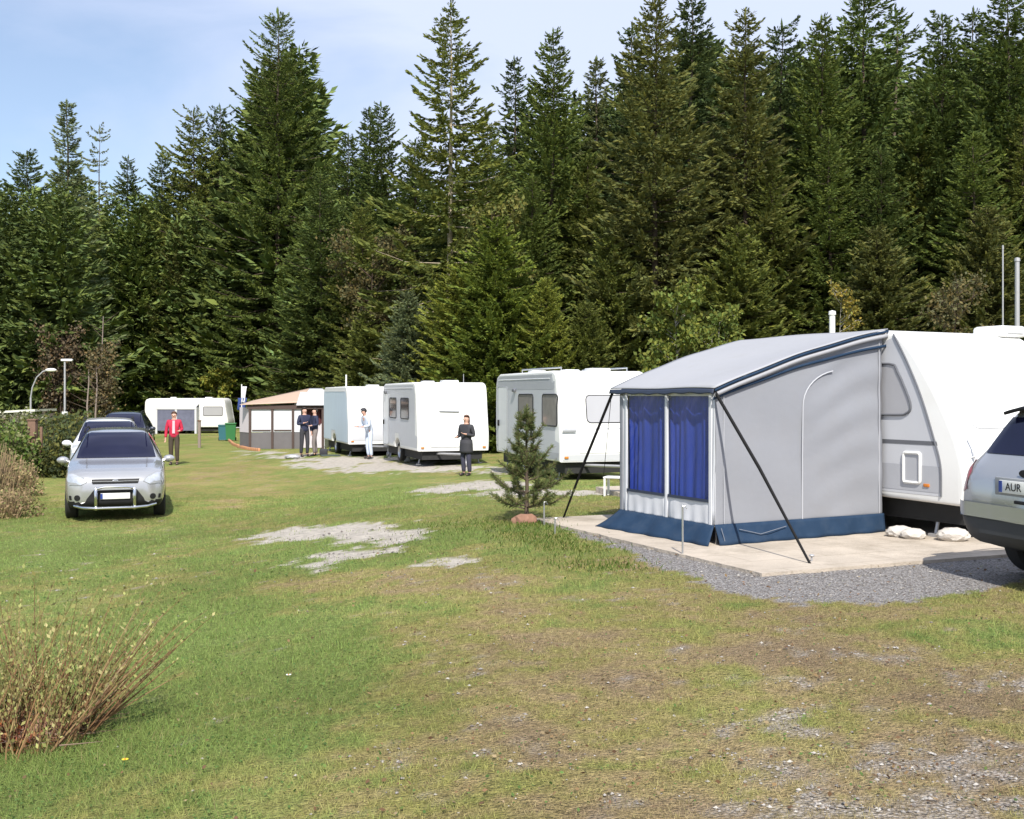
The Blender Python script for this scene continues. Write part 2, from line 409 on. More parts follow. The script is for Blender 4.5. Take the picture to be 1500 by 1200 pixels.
def ground_mat():
    m = bpy.data.materials.new('camp_ground'); n, l, b = nodes(m)
    vc = n.new('ShaderNodeVertexColor'); vc.layer_name = 'Col'
    mk = n.new('ShaderNodeAttribute'); mk.attribute_name = 'mask'
    sep = n.new('ShaderNodeSeparateColor'); l.new(mk.outputs['Color'], sep.inputs['Color'])
    tc = n.new('ShaderNodeTexCoord')
    def noise(sc, det=5, rough=.6):
        t = n.new('ShaderNodeTexNoise'); t.inputs['Scale'].default_value = sc; t.inputs['Detail'].default_value = det
        t.inputs['Roughness'].default_value = rough; l.new(tc.outputs['Object'], t.inputs['Vector']); return t
    def mixc(f, a, bb, blend='MIX'):
        x = n.new('ShaderNodeMix'); x.data_type = 'RGBA'; x.blend_type = blend
        for sock, val in (('Factor', f), ('A', a), ('B', bb)):
            if isinstance(val, (int, float)): x.inputs[sock].default_value = val
            elif isinstance(val, tuple): x.inputs[sock].default_value = val
            else: l.new(val, x.inputs[sock])
        return x.outputs['Result']
    def ramp(src, p0, p1, c0=(0, 0, 0, 1), c1=(1, 1, 1, 1)):
        r = n.new('ShaderNodeValToRGB'); r.color_ramp.elements[0].position = p0; r.color_ramp.elements[1].position = p1
        r.color_ramp.elements[0].color = c0; r.color_ramp.elements[1].color = c1; l.new(src, r.inputs['Fac']); return r.outputs['Color']
    f1 = ramp(noise(22, 6, .7).outputs['Fac'], .3, .72, (.45, .45, .42, 1), (1.5, 1.5, 1.45, 1))
    f2 = ramp(noise(120, 3, .7).outputs['Fac'], .3, .7, (.55, .55, .5, 1), (1.45, 1.42, 1.3, 1))
    turf = mixc(1.0, mixc(1.0, vc.outputs['Color'], f1, 'MULTIPLY'), f2, 'MULTIPLY')
    vo = n.new('ShaderNodeTexVoronoi'); vo.inputs['Scale'].default_value = 52; vo.inputs['Randomness'].default_value = 1
    l.new(tc.outputs['Object'], vo.inputs['Vector'])
    sv = n.new('ShaderNodeSeparateColor'); l.new(vo.outputs['Color'], sv.inputs['Color'])
    pebble = ramp(sv.outputs['Red'], 0, 1, (.24, .23, .225, 1), (.52, .50, .49, 1))
    warm = ramp(sv.outputs['Red'], 0, 1, (.27, .24, .20, 1), (.60, .55, .50, 1))
    pebble = mixc(sep.outputs['Blue'], warm, pebble)
    gaps = ramp(vo.outputs['Distance'], .25, .75, (1, 1, 1, 1), (.5, .47, .44, 1))
    gravel = mixc(1.0, pebble, gaps, 'MULTIPLY')
    c = mixc(sep.outputs['Red'], turf, gravel)
    palec = ramp(noise(7, 7, .7).outputs['Fac'], .3, .7, (.36, .325, .28, 1), (.68, .62, .54, 1))
    c = mixc(sep.outputs['Green'], c, palec)
    l.new(c, b.inputs['Base Color']); b.inputs['Roughness'].default_value = .95; b.inputs['Specular IOR Level'].default_value = .12
    bp = n.new('ShaderNodeBump'); bp.inputs['Strength'].default_value = .9; bp.inputs['Distance'].default_value = .03
    ad = n.new('ShaderNodeMath'); ad.operation = 'ADD'
    l.new(noise(45, 6, .7).outputs['Fac'], ad.inputs[0]); l.new(vo.outputs['Distance'], ad.inputs[1])
    l.new(ad.outputs['Value'], bp.inputs['Height']); l.new(bp.outputs['Normal'], b.inputs['Normal'])
    return m

gmat = ground_mat()
ground = np_obj('ground', Vg, F, gmat, col=soil.reshape(-1, 3), smooth_=True)
a = ground.data.color_attributes.new('mask', 'FLOAT_COLOR', 'POINT')
mk = np.ones((nx * ny, 4), np.float32); mk[:, 0] = grav.ravel(); mk[:, 1] = pale.ravel(); mk[:, 2] = strip.ravel()
a.data.foreach_set('color', mk.ravel())
tag(ground, kind='structure')

# paved pad under the caravan and awning
def slab_mat():
    m = mat('pale_paving', (.47, .41, .34), .9, .25, 2.2, bump=.6, bscale=30, dirt=(.27, .23, .18), dscale=1.6, damt=.8, spec=.15)
    n, l, b = m.node_tree.nodes, m.node_tree.links, m.node_tree.nodes['Principled BSDF']
    src = b.inputs['Base Color'].links[0].from_socket
    tc = n.new('ShaderNodeTexCoord'); mp = n.new('ShaderNodeMapping'); mp.inputs['Rotation'].default_value = (0, 0, -R(24))
    l.new(tc.outputs['Object'], mp.inputs['Vector'])
    bk = n.new('ShaderNodeTexBrick'); bk.inputs['Scale'].default_value = 1.0; bk.inputs['Mortar Size'].default_value = .012
    bk.inputs['Brick Width'].default_value = 1.0; bk.inputs['Row Height'].default_value = .5
    bk.inputs['Color1'].default_value = (1, 1, 1, 1); bk.inputs['Color2'].default_value = (.86, .85, .84, 1); bk.inputs['Mortar'].default_value = (.55, .52, .48, 1)
    l.new(mp.outputs['Vector'], bk.inputs['Vector'])
    mx = n.new('ShaderNodeMix'); mx.data_type = 'RGBA'; mx.blend_type = 'MULTIPLY'; mx.inputs['Factor'].default_value = .4
    l.new(src, mx.inputs['A']); l.new(bk.outputs['Color'], mx.inputs['B']); l.new(mx.outputs['Result'], b.inputs['Base Color'])
    return m
worn = []; rj = random.Random(4)
for p, q in zip(slab_pts, slab_pts[1:] + slab_pts[:1]):
    k = max(2, int((q - p).length / .11)); nn = Vector((-(q - p).y, (q - p).x, 0)).normalized()
    worn += [p.lerp(q, j / k) + nn * (.022 * (rj.random() - .5) + (.03 * rj.random() if rj.random() < .07 else 0)) for j in range(k)]
mb = MB(); mb.prism([(p.x, p.y, SLAB_Z - .4) for p in worn], (0, 0, .4))
slab = obj('paved_pad', mb, slab_mat(), smooth_=False); tag(slab, kind='structure')

# grass blades: one object, nobody could count them
def make_grass():
    N = 420000
    y = 4.6 * (25 / 4.6) ** rng.random(N)
    x = (rng.random(N) * 2 - 1) * (.52 * y + .9)
    col, gr, pa, st, dr = lawn(x, y)
    clump = fbm(x * 2.5, y * 2.5, 50, 3)
    keep = (rng.random(N) > gr * np.where(st > .5, .995, .72)) & (rng.random(N) > pa * .96) & ~in_poly(x, y, slab_poly)
    keep &= rng.random(N) < (.55 + .7 * clump) * (1 - .35 * np.clip(dr, 0, 1))
    x, y, col, dr, clump = x[keep], y[keep], col[keep], dr[keep], clump[keep]
    n = len(x); z = ground_z(x, y)
    h = (.014 + .020 * rng.random(n)) * (1.35 - .7 * np.clip(dr, 0, 1)) * (.6 + .8 * clump)
    # longer tufts round the shrub and along the pad
    bx, by = G(90, 1085); near = np.exp(-(((x - bx) / .9) ** 2 + ((y - by) / .5) ** 2))
    h *= 1 + 1.6 * near * rng.random(n)
    tall = rng.random(n) < .006; h[tall] *= 1.5
    w = .0017 * np.maximum(1, y / 6.5) * (.7 + .6 * rng.random(n))
    th = rng.random(n) * 2 * PI; ln = h * (.35 + .9 * rng.random(n)); la = rng.random(n) * 2 * PI
    V = np.zeros((n, 3, 3))
    V[:, 0] = np.stack([x - np.cos(th) * w, y - np.sin(th) * w, z - .006], -1)
    V[:, 1] = np.stack([x + np.cos(th) * w, y + np.sin(th) * w, z - .006], -1)
    V[:, 2] = np.stack([x + np.cos(la) * ln, y + np.sin(la) * ln, z + h], -1)
    k = (.75 + .7 * rng.random(n))[:, None]; yel = rng.random(n)[:, None] < .12
    c = np.where(yel, np.array([.25, .225, .10]) * k, col * k * np.array([1.12, 1.12, 1.0]))
    o = np_obj('grass', V.reshape(-1, 3), np.arange(n * 3).reshape(-1, 3), M['grass'], col=np.repeat(c, 3, 0))
    tag(o, 'short patchy lawn grass, green on the left and worn brown towards the right', 'grass', kind='stuff')
make_grass()

# a few pale daisies / litter specks and a dandelion in the lawn
def flower(px, py, lab, petal, cat='flower'):
    x, y = G(px, py); t = thing('daisy' if petal == 'lamp_glass' else 'dandelion', lab, cat, (x, y, gz(x, y)))
    obj('stalk', MB().tube([(0, 0, 0), (.004, 0, .03), (.008, 0, .055)], .0016, 5), M['green_plastic'], t)
    mb = MB()
    for k in range(12):
        a = 2 * PI * k / 12; u = Vector((math.cos(a), math.sin(a), 0)); w = Vector((-u.y, u.x, 0)) * .004; o = Vector((.008, 0, .056))
        mb.poly([o + u * .003, o + u * .013 + w, o + u * .019 + Vector((0, 0, .003)), o + u * .013 - w])
    obj('petals', mb, M[petal], t, smooth_=False, fix=False)
    obj('flower_centre', MB().ball((.008, 0, .058), (.006, .006, .004)), M['lamp_amber'], t)
M['yellow_petal'] = mat('yellow_petal', (.75, .55, .03), .6, .1)
flower(181, 1128, 'tiny yellow dandelion in the grass below the pruned shrub', 'yellow_petal')
flower(421, 1001, 'tiny white daisy alone in the green lawn right of the pruned shrub', 'lamp_glass')

# loose stones thinning out into the turf, and last year's leaves: nobody could count them
def scatter(name, lab, n, dens, size, cols, flat, seed, ymax=16, stones=True):
    r = np.random.default_rng(seed)
    y = 4.7 * (ymax / 4.7) ** r.random(n); x = (r.random(n) * 2 - 1) * (.5 * y + .6)
    col, gr, pa, st, dr = lawn(x, y)
    k = (r.random(n) < dens(gr, pa, st, dr)) & ~in_poly(x, y, slab_poly); x, y = x[k], y[k]; n = len(x); z = ground_z(x, y)
    s = size * (.45 + 1.1 * r.random(n) ** 2) * np.maximum(1, y / 9)
    if stones:
        base = np.array([(1, 0, 0), (0, 1, 0), (-1, 0, 0), (0, -1, 0), (0, 0, 1), (0, 0, -1.)])
        tri = np.array([(0, 1, 4), (1, 2, 4), (2, 3, 4), (3, 0, 4), (1, 0, 5), (2, 1, 5), (3, 2, 5), (0, 3, 5)])
        V = base[None] * (.7 + .6 * r.random((n, 6, 1))) * np.array([1, .8, flat]); a = r.random(n) * 6.28
        ca, sa = np.cos(a)[:, None], np.sin(a)[:, None]
        V = np.stack([V[..., 0] * ca - V[..., 1] * sa, V[..., 0] * sa + V[..., 1] * ca, V[..., 2]], -1) * s[:, None, None] + np.stack([x, y, z + .004], -1)[:, None]
        F = (tri[None] + 6 * np.arange(n)[:, None, None]).reshape(-1, 3); m = 6
    else:
        V, F = None, None
        d = np.stack([r.normal(size=n), r.normal(size=n), .35 * r.normal(size=n)], -1); d /= np.linalg.norm(d, axis=1, keepdims=True)
        sd = np.cross(d, np.array([0, 0, 1.0]) + .5 * r.normal(size=(n, 3))); sd /= np.linalg.norm(sd, axis=1, keepdims=True)
        P = np.stack([x, y, z + .018 + .012 * r.random(n)], -1); L = s[:, None]
        V = np.stack([P, P + d * L * .5 + sd * L * .34, P + d * L, P + d * L * .5 - sd * L * .34], 1); F = np.arange(n * 4).reshape(-1, 4); m = 4
    c = np.array(cols)[r.integers(0, len(cols), n)] * (.7 + .6 * r.random((n, 1)))
    o = np_obj(name, V.reshape(-1, 3), F, M['grass'] if not stones else M['pebble'], col=np.repeat(c, m, 0)); tag(o, lab, name.replace('_', ' '), kind='stuff')
M['pebble'] = attr_mat('loose_pebbles', .9, .15)
scatter('pebbles', 'loose grey pebbles thinning out into the worn grass on the right', 90000, lambda g, p, s, d: np.where(s > .5, .14, .012 * (d > .45) + .40 * g + .12 * p), .011, [(.30, .28, .26), (.24, .22, .20), (.36, .34, .31), (.18, .16, .145)], .55, 41)
scatter('fallen_leaves', 'small brown dead leaves and needles caught in the worn grass', 30000, lambda g, p, s, d: .03 + .22 * (d > .5), .022, [(.22, .13, .07), (.30, .20, .10), (.17, .10, .06), (.34, .26, .15)], 1, 42, 14, False)
scatter('clover', 'small patches of broad leaved clover in the lawn', 60000, lambda g, p, s, d: (1 - np.clip(g + p, 0, 1)) * (.10 + .5 * (d < .2)), .017, [(.11, .19, .05), (.15, .22, .06), (.09, .16, .045)], 1, 43, 15, False)
# ------------------------------------------------------------------ estate car (SUV) shared by the parked cars
ST = [  # distance from nose, z bottom, half-width bottom, half-width max, z of it, z shoulder, half-width shoulder, z top, half-width top edge, z top edge
    (0.00, .36, .50, .60, .50, .70, .56, .76, .42, .745), (.05, .28, .66, .74, .50, .79, .70, .85, .52, .84), (.16, .24, .76, .84, .54, .87, .79, .93, .60, .915),
    (.35, .23, .80, .89, .58, .93, .84, .99, .66, .975), (.70, .23, .82, .915, .62, .98, .87, 1.05, .70, 1.035), (1.05, .23, .83, .92, .64, 1.02, .885, 1.09, .73, 1.075),
    (1.25, .23, .83, .92, .64, 1.04, .885, 1.13, .76, 1.105), (1.60, .23, .83, .92, .64, 1.055, .885, 1.38, .69, 1.335), (1.95, .23, .83, .92, .64, 1.065, .88, 1.585, .62, 1.52),
    (2.25, .23, .83, .92, .64, 1.075, .88, 1.665, .595, 1.60), (3.0, .23, .83, .92, .64, 1.09, .88, 1.70, .59, 1.635), (3.6, .23, .83, .92, .64, 1.105, .87, 1.68, .58, 1.615),
    (3.98, .26, .82, .92, .66, 1.12, .85, 1.63, .57, 1.565), (4.10, .29, .81, .915, .66, 1.115, .84, 1.50, .60, 1.44), (4.24, .32, .79, .90, .66, 1.10, .825, 1.24, .68, 1.20),
    (4.33, .35, .77, .88, .66, 1.04, .81, 1.12, .70, 1.10), (4.41, .40, .72, .83, .66, .98, .76, 1.03, .64, 1.02), (4.46, .45, .62, .74, .66, .90, .68, .94, .52, .93)]
CAR_L = 4.46

def suv_surface():
    f = np.array([s[0] for s in ST]); P = np.array([s[1:] for s in ST])
    ff = np.concatenate([np.linspace(0, .35, 12), np.linspace(.4, 3.95, 64), np.linspace(3.98, 4.46, 16)])
    Q = np.stack([np.interp(ff, f, P[:, k]) for k in range(P.shape[1])], -1)
    Qs = Q.copy()
    for _ in range(2): Qs[1:-1] = .25 * Qs[:-2] + .5 * Qs[1:-1] + .25 * Qs[2:]
    mb = MB(); rows = []
    for fi, q in zip(ff, Qs):
        zb, wb, wm, zm, zs, ws, zt, wt, zte = q
        half = [(0, zb), (wb * .7, zb), (wb, zb + .03), (wm * .975, .5 * (zb + zm)), (wm, zm), (wm * .99, .5 * (zm + zs)), (ws, zs),
                (.5 * (ws + wt) + .012, .5 * (zs + zte)), (wt, zte), (wt * .84, .35 * zte + .65 * zt), (wt * .45, zt - .004), (0, zt)]
        h = np.array(half); t = np.linspace(0, 11, 34)
        pad = np.vstack([2 * h[0] - h[1], h, 2 * h[-1] - h[-2]]); out = []
        for tt in t:
            i = min(int(tt), 10); u = tt - i
            p0, p1, p2, p3 = pad[i:i + 4]
            c = .5 * (2 * p1 + (p2 - p0) * u + (2 * p0 - 5 * p1 + 4 * p2 - p3) * u * u + (3 * p1 - p0 - 3 * p2 + p3) * u ** 3)
            out.append(.6 * c + .4 * ((1 - u) * p1 + u * p2))
        h = np.array(out); h[0, 0] = 0; h[-1, 0] = 0
        ring = [(CAR_L / 2 - fi, y, z) for y, z in h] + [(CAR_L / 2 - fi, -y, z) for y, z in h[-2:0:-1]]
        rows.append(ring)
    n = len(rows[0]); vs = [p for r in rows for p in r]; fs = []; ms = []
    for i in range(len(rows) - 1):
        for k in range(n): fs.append((i * n + k, i * n + (k + 1) % n, (i + 1) * n + (k + 1) % n, (i + 1) * n + k))
    fs.append(tuple(range(n))); fs.append(tuple((len(rows) - 1) * n + k for k in range(n))[::-1])
    mb.v = vs; mb.f = fs
    mb.m = [1 if max(vs[i][2] for i in f) < .40 else 0 for f in fs]
    return mb

def bvh_of(o):
    me = o.data; return BVHTree.FromPolygons([v.co.copy() for v in me.vertices], [tuple(p.vertices) for p in me.polygons])

def patch(bvh, poly, ax, sgn, off=.004, step=.04):
    """a skin lying on the body inside a 2-D outline; seen along axis ax (0: outline in y,z; 1: x,z; 2: x,y)"""
    pts = [Vector(p) for p in poly]
    edge = []
    for i in range(len(pts)):
        a, b = pts[i], pts[(i + 1) % len(pts)]; k = max(1, int((b - a).length / step))
        edge += [a.lerp(b, j / k) for j in range(k)]
    ne = len(edge); xs = [p.x for p in edge]; ys = [p.y for p in edge]
    ins = []
    gx_ = np.arange(min(xs) + step / 2, max(xs), step); gy_ = np.arange(min(ys) + step / 2, max(ys), step)
    if len(gx_) and len(gy_):
        A, B = np.meshgrid(gx_, gy_); ok = in_poly(A.ravel(), B.ravel(), [(p.x, p.y) for p in pts])
        for aa, bb in zip(A.ravel()[ok], B.ravel()[ok]):
            q = Vector((aa, bb))
            if min((q - e).length for e in edge) > step * .4: ins.append(q)
    vv, _, ff, *_r = delaunay_2d_cdt(edge + ins, [], [list(range(ne))], 1, 1e-5)
    out = MB(); vs = []; ok = []
    for q in vv:
        o = [0, 0, 0]; d = [0, 0, 0]; oth = [k for k in range(3) if k != ax]
        o[ax] = 8 * sgn; o[oth[0]] = q.x; o[oth[1]] = q.y; d[ax] = -sgn
        hit, nrm, _i, _d = bvh.ray_cast(Vector(o), Vector(d))
        if hit is None: vs.append((0, 0, 0)); ok.append(False); continue
        if nrm[ax] * sgn < 0: nrm = -nrm
        vs.append(hit + nrm * off); ok.append(True)
    fs = [tuple(f) for f in ff if all(ok[i] for i in f)]
    used = sorted({i for f in fs for i in f}); re = {k: j for j, k in enumerate(used)}
    out.add([vs[i] for i in used], [tuple(re[i] for i in f) for f in fs])
    return out

def mirror_y(mb):
    m2 = MB(); m2.add([(x, -y, z) for x, y, z in mb.v], [f[::-1] for f in mb.f]); return m2

def ring_on(bvh, poly, ax, sgn, r=.012, closed=True, off=.004):
    pts = []
    P = [Vector(p) for p in poly]; seq = P + ([P[0]] if closed else [])
    for a, b in zip(seq[:-1], seq[1:]):
        k = max(1, int((b - a).length / .08)); pts += [a.lerp(b, j / k) for j in range(k)]
    pts.append(seq[-1]); out = []
    for q in pts:
        o = [0, 0, 0]; d = [0, 0, 0]; oth = [k for k in range(3) if k != ax]; o[ax] = 8 * sgn; o[oth[0]], o[oth[1]] = q.x, q.y; d[ax] = -sgn
        h, nn, *_ = bvh.ray_cast(Vector(o), Vector(d))
        if h is not None: out.append(h + (nn if nn[ax] * sgn > 0 else -nn) * off)
    return MB().tube(out, r, 6)

def make_suv(label):
    t = thing('parked_car', label, 'car')
    body = obj('body', suv_surface(), [M['silver'], M['black']], None, angle=40)
    bvh = bvh_of(body)
    cut = MB()
    for xw in (CAR_L / 2 - .88, CAR_L / 2 - 3.57):
        for s in (1, -1):
            cut.lathe([(0, -.2), (.385, -.2), (.385, .2), (0, .2)], Matrix.Translation((xw, s * .86, .345)) @ Matrix.Rotation(PI / 2, 4, 'X'), 40)
    bm_ = bmesh.new()
    co = obj('cutter', cut, M['black'])
    bm_.from_mesh(co.data); bmesh.ops.remove_doubles(bm_, verts=bm_.verts, dist=1e-5); bmesh.ops.recalc_face_normals(bm_, faces=bm_.faces); bm_.to_mesh(co.data); bm_.free()
    md = body.modifiers.new('arch', 'BOOLEAN'); md.operation = 'DIFFERENCE'; md.object = co; md.solver = 'EXACT'; md.material_mode = 'TRANSFER'
    evaluated(body); bpy.data.objects.remove(co)
    body.parent = t
    F0 = CAR_L / 2
    def pp(name, poly, ax, sgn, m, off=.004, step=.04, both=False, thick=0):
        p = patch(bvh, poly, ax, sgn, off, step)
        obj(name, p, M[m], t, thick=thick)
        if both: obj(name, mirror_y(p), M[m], t, thick=thick)
    # glass
    pp('windscreen', [(-.74, 1.135), (.74, 1.135), (.69, 1.33), (.59, 1.575), (.50, 1.615), (-.50, 1.615), (-.59, 1.575), (-.69, 1.33)], 0, 1, 'glass_dark', .006)
    pp('rear_window', [(-.66, 1.17), (.66, 1.17), (.66, 1.25), (.57, 1.50), (-.57, 1.50), (-.66, 1.25)], 0, -1, 'glass_dark', .006)
    for poly in ([(.72, 1.10), (-.02, 1.12), (-.02, 1.52), (.25, 1.50), (.48, 1.36)], [(-.08, 1.12), (-.92, 1.135), (-.95, 1.51), (-.08, 1.53)], [(-1.0, 1.14), (-1.62, 1.19), (-1.66, 1.26), (-1.45, 1.46), (-1.02, 1.50)]):
        pp('side_window', poly, 1, 1, 'glass_dark', .005, both=True)
    # front
    pp('headlight', [(.50, .75), (.60, .70), (.80, .70), (.85, .80), (.83, .90), (.74, .90), (.56, .83)], 0, 1, 'lamp_clear', .008, .03, both=True)
    for s in (1, -1): obj('headlight_rim', ring_on(bvh, [(s * q, w) for q, w in ((.50, .75), (.60, .70), (.80, .70), (.85, .80), (.83, .90), (.74, .90), (.56, .83))], 0, 1, .009, off=.006), M['plastic_grey'], t)
    for s in (1, -1): pp('indicator', [(s * .62, .705), (s * .80, .705), (s * .83, .755), (s * .68, .74)], 0, 1, 'plastic_grey', .012, .03)
    pp('grille', [(-.40, .715), (.40, .715), (.43, .80), (-.43, .80)], 0, 1, 'black', .006, .03)
    obj('grille_bar', ring_on(bvh, [(-.41, .758), (.41, .758)], 0, 1, .005, False, .008), M['plastic_grey'], t)
    obj('badge', MB().lathe([(0, .008), (.055, .006), (.065, 0)], Matrix.Translation((F0 - .008, 0, .760)) @ Matrix.Rotation(PI / 2, 4, 'Y') @ Matrix.Diagonal((.55, 1, 1, 1)), 20), M['alu'], t)
    pp('lower_grille', [(-.56, .30), (.56, .30), (.50, .44), (.38, .60), (-.38, .60), (-.50, .44)], 0, 1, 'black', .006, .03)
    for s in (1, -1):
        pp('bumper_vent', [(s * .76, .42), (s * .80, .42), (s * .81, .50), (s * .77, .50)], 0, 1, 'black', .008, .03)
        pp('fog_lamp', [(s * (.665 + .055 * math.cos(a)), .46 + .055 * math.sin(a)) for a in np.linspace(0, 2 * PI, 14)[:-1]], 0, 1, 'black', .008, .03)
    mbp = MB().box((0, 0, 0), (.012, .52, .112), 0, bevel=.004).box((.0075, -.24, 0), (.003, .04, .10), 1)
    pl = obj('front_plate', mbp, [M['plate'], M['plate_blue']], t, loc=(F0 + .03, 0, .485))
    # rear
    pp('tail_light', [(.70, .84), (.80, .80), (.90, .84), (.90, 1.06), (.80, 1.10), (.70, 1.0)], 0, -1, 'lamp_red', .007, .03, both=True)
    pp('rear_bumper', [(-.84, .60), (.84, .60), (.86, .66), (.84, .73), (-.84, .73), (-.86, .66)], 0, -1, 'silver', .03, .04)
    pp('rear_apron', [(-.70, .36), (.70, .36), (.84, .46), (.85, .59), (-.85, .59), (-.84, .46)], 0, -1, 'plastic_dark', .012, .04)
    mbp = MB().box((0, 0, 0), (.012, .52, .112), 0, bevel=.004).box((-.0075, .24, 0), (.003, .04, .10), 1)
    pr = obj('rear_plate', mbp, [M['plate'], M['plate_blue']], t, loc=(-F0 - .012, 0, .90))
    obj('plate_recess', MB().box((-F0 + .01, 0, .90), (.03, .66, .16), bevel=.01), M['plastic_grey'], t)
    obj('tailgate_handle', MB().box((-F0 - .008, 0, .775), (.02, .16, .03), bevel=.008), M['black'], t)
    obj('rear_badge', MB().lathe([(0, .008), (.06, .006), (.07, 0)], Matrix.Translation((-F0 + .03, 0, 1.025)) @ Matrix.Rotation(-PI / 2, 4, 'Y') @ Matrix.Diagonal((.5, 1, 1, 1)), 20), M['black'], t)
    sp = MB(); sp.grid(lambda u, v: (-F0 + .62 - .30 * v - .02 * (2 * u - 1) ** 2 * v, (2 * u - 1) * .575, 1.655 - .07 * v - .05 * (2 * u - 1) ** 4), 16, 4)
    obj('spoiler', sp, M['black'], t, thick=.03)
    # sides
    for s in (1, -1):
        obj('mirror', MB().ball((F0 - 1.52, s * 1.0, 1.09), (.075, .115, .075), seg=20).tube([(F0 - 1.50, s * .86, 1.05), (F0 - 1.5, s * .95, 1.07)], .03), M['silver'], t)
        obj('roof_rail', MB().tube([(.55, s * .60, 1.64), (.45, s * .60, 1.69), (-.2, s * .60, 1.715), (-1.1, s * .59, 1.70), (-1.35, s * .575, 1.64)], .016, 8), M['black'], t)
        for xd in (.25, -.72):
            obj('door_handle', MB().box((xd, s * .915, .96), (.16, .03, .03), bevel=.008), M['silver'], t)
        obj('sill', MB().box((-.02, s * .865, .33), (1.75, .09, .13), bevel=.02), M['black'], t)
        for xs_ in (.78, -.05, -.97):
            obj('door_gap', MB().tube([(xs_, s * .925, .42), (xs_, s * .932, .64), (xs_, s * .90, 1.06)], .004, 4), M['black'], t)
        for xw in (F0 - .88, F0 - 3.57):
            W = thing('wheel', None, None, (xw, s * .80, .345)); W.parent = t
            Rm = Matrix.Rotation(-s * PI / 2, 4, 'X')
            obj('tyre', MB().lathe([(.20, -.10), (.31, -.11), (.342, -.08), (.345, 0), (.342, .08), (.31, .11), (.225, .105), (.225, .06)], Rm, 40), M['tyre'], W)
            rm = MB().lathe([(.0, .075), (.05, .085), (.06, .06), (.06, -.02), (.19, -.02), (.205, .06), (.228, .095)], Rm, 32)
            for k in range(5):
                a = 2 * PI * k / 5; c, sn = math.cos(a), math.sin(a)
                pts = [Rm @ Vector((c * r_ - sn * w_, sn * r_ + c * w_, .075)) for r_, w_ in ((.05, -.03), (.21, -.022), (.21, .022), (.05, .03))]
                rm.prism(pts, Rm.to_3x3() @ Vector((0, 0, -.03)))
            obj('rim', rm, M['rim'], W)
    return t

car = make_suv('silver SUV facing the camera on the lawn, with a bull bar and tinted windscreen')
def add_plate_text(car_):
    """dark lettering on the rear plate, as far as it can be read"""
    cu = bpy.data.curves.new('plate_lettering', 'FONT'); cu.body = 'AUR  MH'; cu.size = .098; cu.align_x = 'CENTER'; cu.align_y = 'CENTER'; cu.extrude = .001
    o = bpy.data.objects.new('tmp', cu); C.objects.link(o); bpy.context.view_layer.update()
    me = bpy.data.meshes.new_from_object(o.evaluated_get(bpy.context.evaluated_depsgraph_get())); bpy.data.objects.remove(o)
    me.materials.clear(); me.materials.append(M['black'])
    p = [c for c in car_.children if c.name.startswith('rear_plate')][0]
    q = bpy.data.objects.new('plate_lettering', me); C.objects.link(q); q.parent = p
    q.location = (-.0085, -.02, 0); q.rotation_euler = (PI / 2, 0, -PI / 2)

def place(o, x, y, rz, dz=0):
    o.location = (x, y, gz(x, y) + dz); o.rotation_euler = (0, 0, rz)

def parked(src, label, paint, x, y, rz, group='parked cars'):
    c = copy_tree(src); tag(c, label, 'car', group)
    for ch in c.children:
        for i, sl in enumerate(ch.material_slots):
            if sl.material and sl.material.name == 'silver_car_paint':
                sl.link = 'OBJECT'; sl.material = M[paint]
    place(c, x, y, rz); return c
tag(car, group='parked cars')
c2 = parked(car, 'silver SUV seen from behind at the right edge, next to the big white caravan', 'silver', 0, 0, 0)
hd = Vector((.962, .273, 0)); tg = Vector((4.62, 9.90, 0)); ctr = tg + hd * (CAR_L / 2 * 1.05); c2.scale = (1.05, 1.05, 1.05)
place(c2, ctr.x, ctr.y, math.atan2(hd.y, hd.x)); add_plate_text(c2)
parked(car, 'white car parked directly behind the silver SUV, only its roof and windscreen showing', 'car_white', -10.55, 28.6, R(-90 + 20))
parked(car, 'dark car half hidden behind the white car and the silver SUV', 'car_dark', -14.0, 39.5, R(-90 + 14))
# the near car on the lane and its bull bar
place(car, -7.95, 22.0, R(-90 + 19)); car.scale = (.975, .975, .965)
F0 = CAR_L / 2
bb = MB()
for s in (1, -1):
    bb.tube([(F0 + .05, s * .34, .24), (F0 + .10, s * .34, .32), (F0 + .11, s * .34, .58), (F0 + .08, s * .34, .63)], .03, 10)
bb.tube([(F0 + .08, -.34, .63), (F0 + .10, -.2, .66), (F0 + .10, .2, .66), (F0 + .08, .34, .63)], .024, 10)
bb.tube([(F0 - .10, -.72, .31), (F0 + .06, -.55, .28), (F0 + .12, -.34, .27), (F0 + .12, .34, .27), (F0 + .06, .55, .28), (F0 - .10, .72, .31)], .026, 10)
obj('bull_bar', bb, M['chrome'], car)
# ------------------------------------------------------------------ caravans
NOSE_A = [(0, .42), (.05, .70), (-.04, 1.10), (-.22, 1.50), (-.56, 2.05), (-.82, 2.38), (-1.02, 2.53), (-1.25, 2.585)]     # sloping aerodynamic front
NOSE_B = [(0, .45), (.03, .70), (.02, 1.0), (-.05, 1.35), (-.14, 1.9), (-.22, 2.35), (-.34, 2.52), (-.55, 2.58)]           # upright front

def curve_pts(pts, k=6):
    p = [Vector((a[0], a[1], 0)) for a in pts]; p = [2 * p[0] - p[1]] + p + [2 * p[-1] - p[-2]]; out = []
    for i in range(1, len(p) - 2):
        for j in range(k):
            u = j / k
            q = .5 * (2 * p[i] + (p[i + 1] - p[i - 1]) * u + (2 * p[i - 1] - 5 * p[i] + 4 * p[i + 1] - p[i + 2]) * u * u + (3 * p[i] - p[i - 1] - 3 * p[i + 1] + p[i + 2]) * u ** 3)
            out.append((q.x, q.y))
    out.append((p[-2].x, p[-2].y)); return out

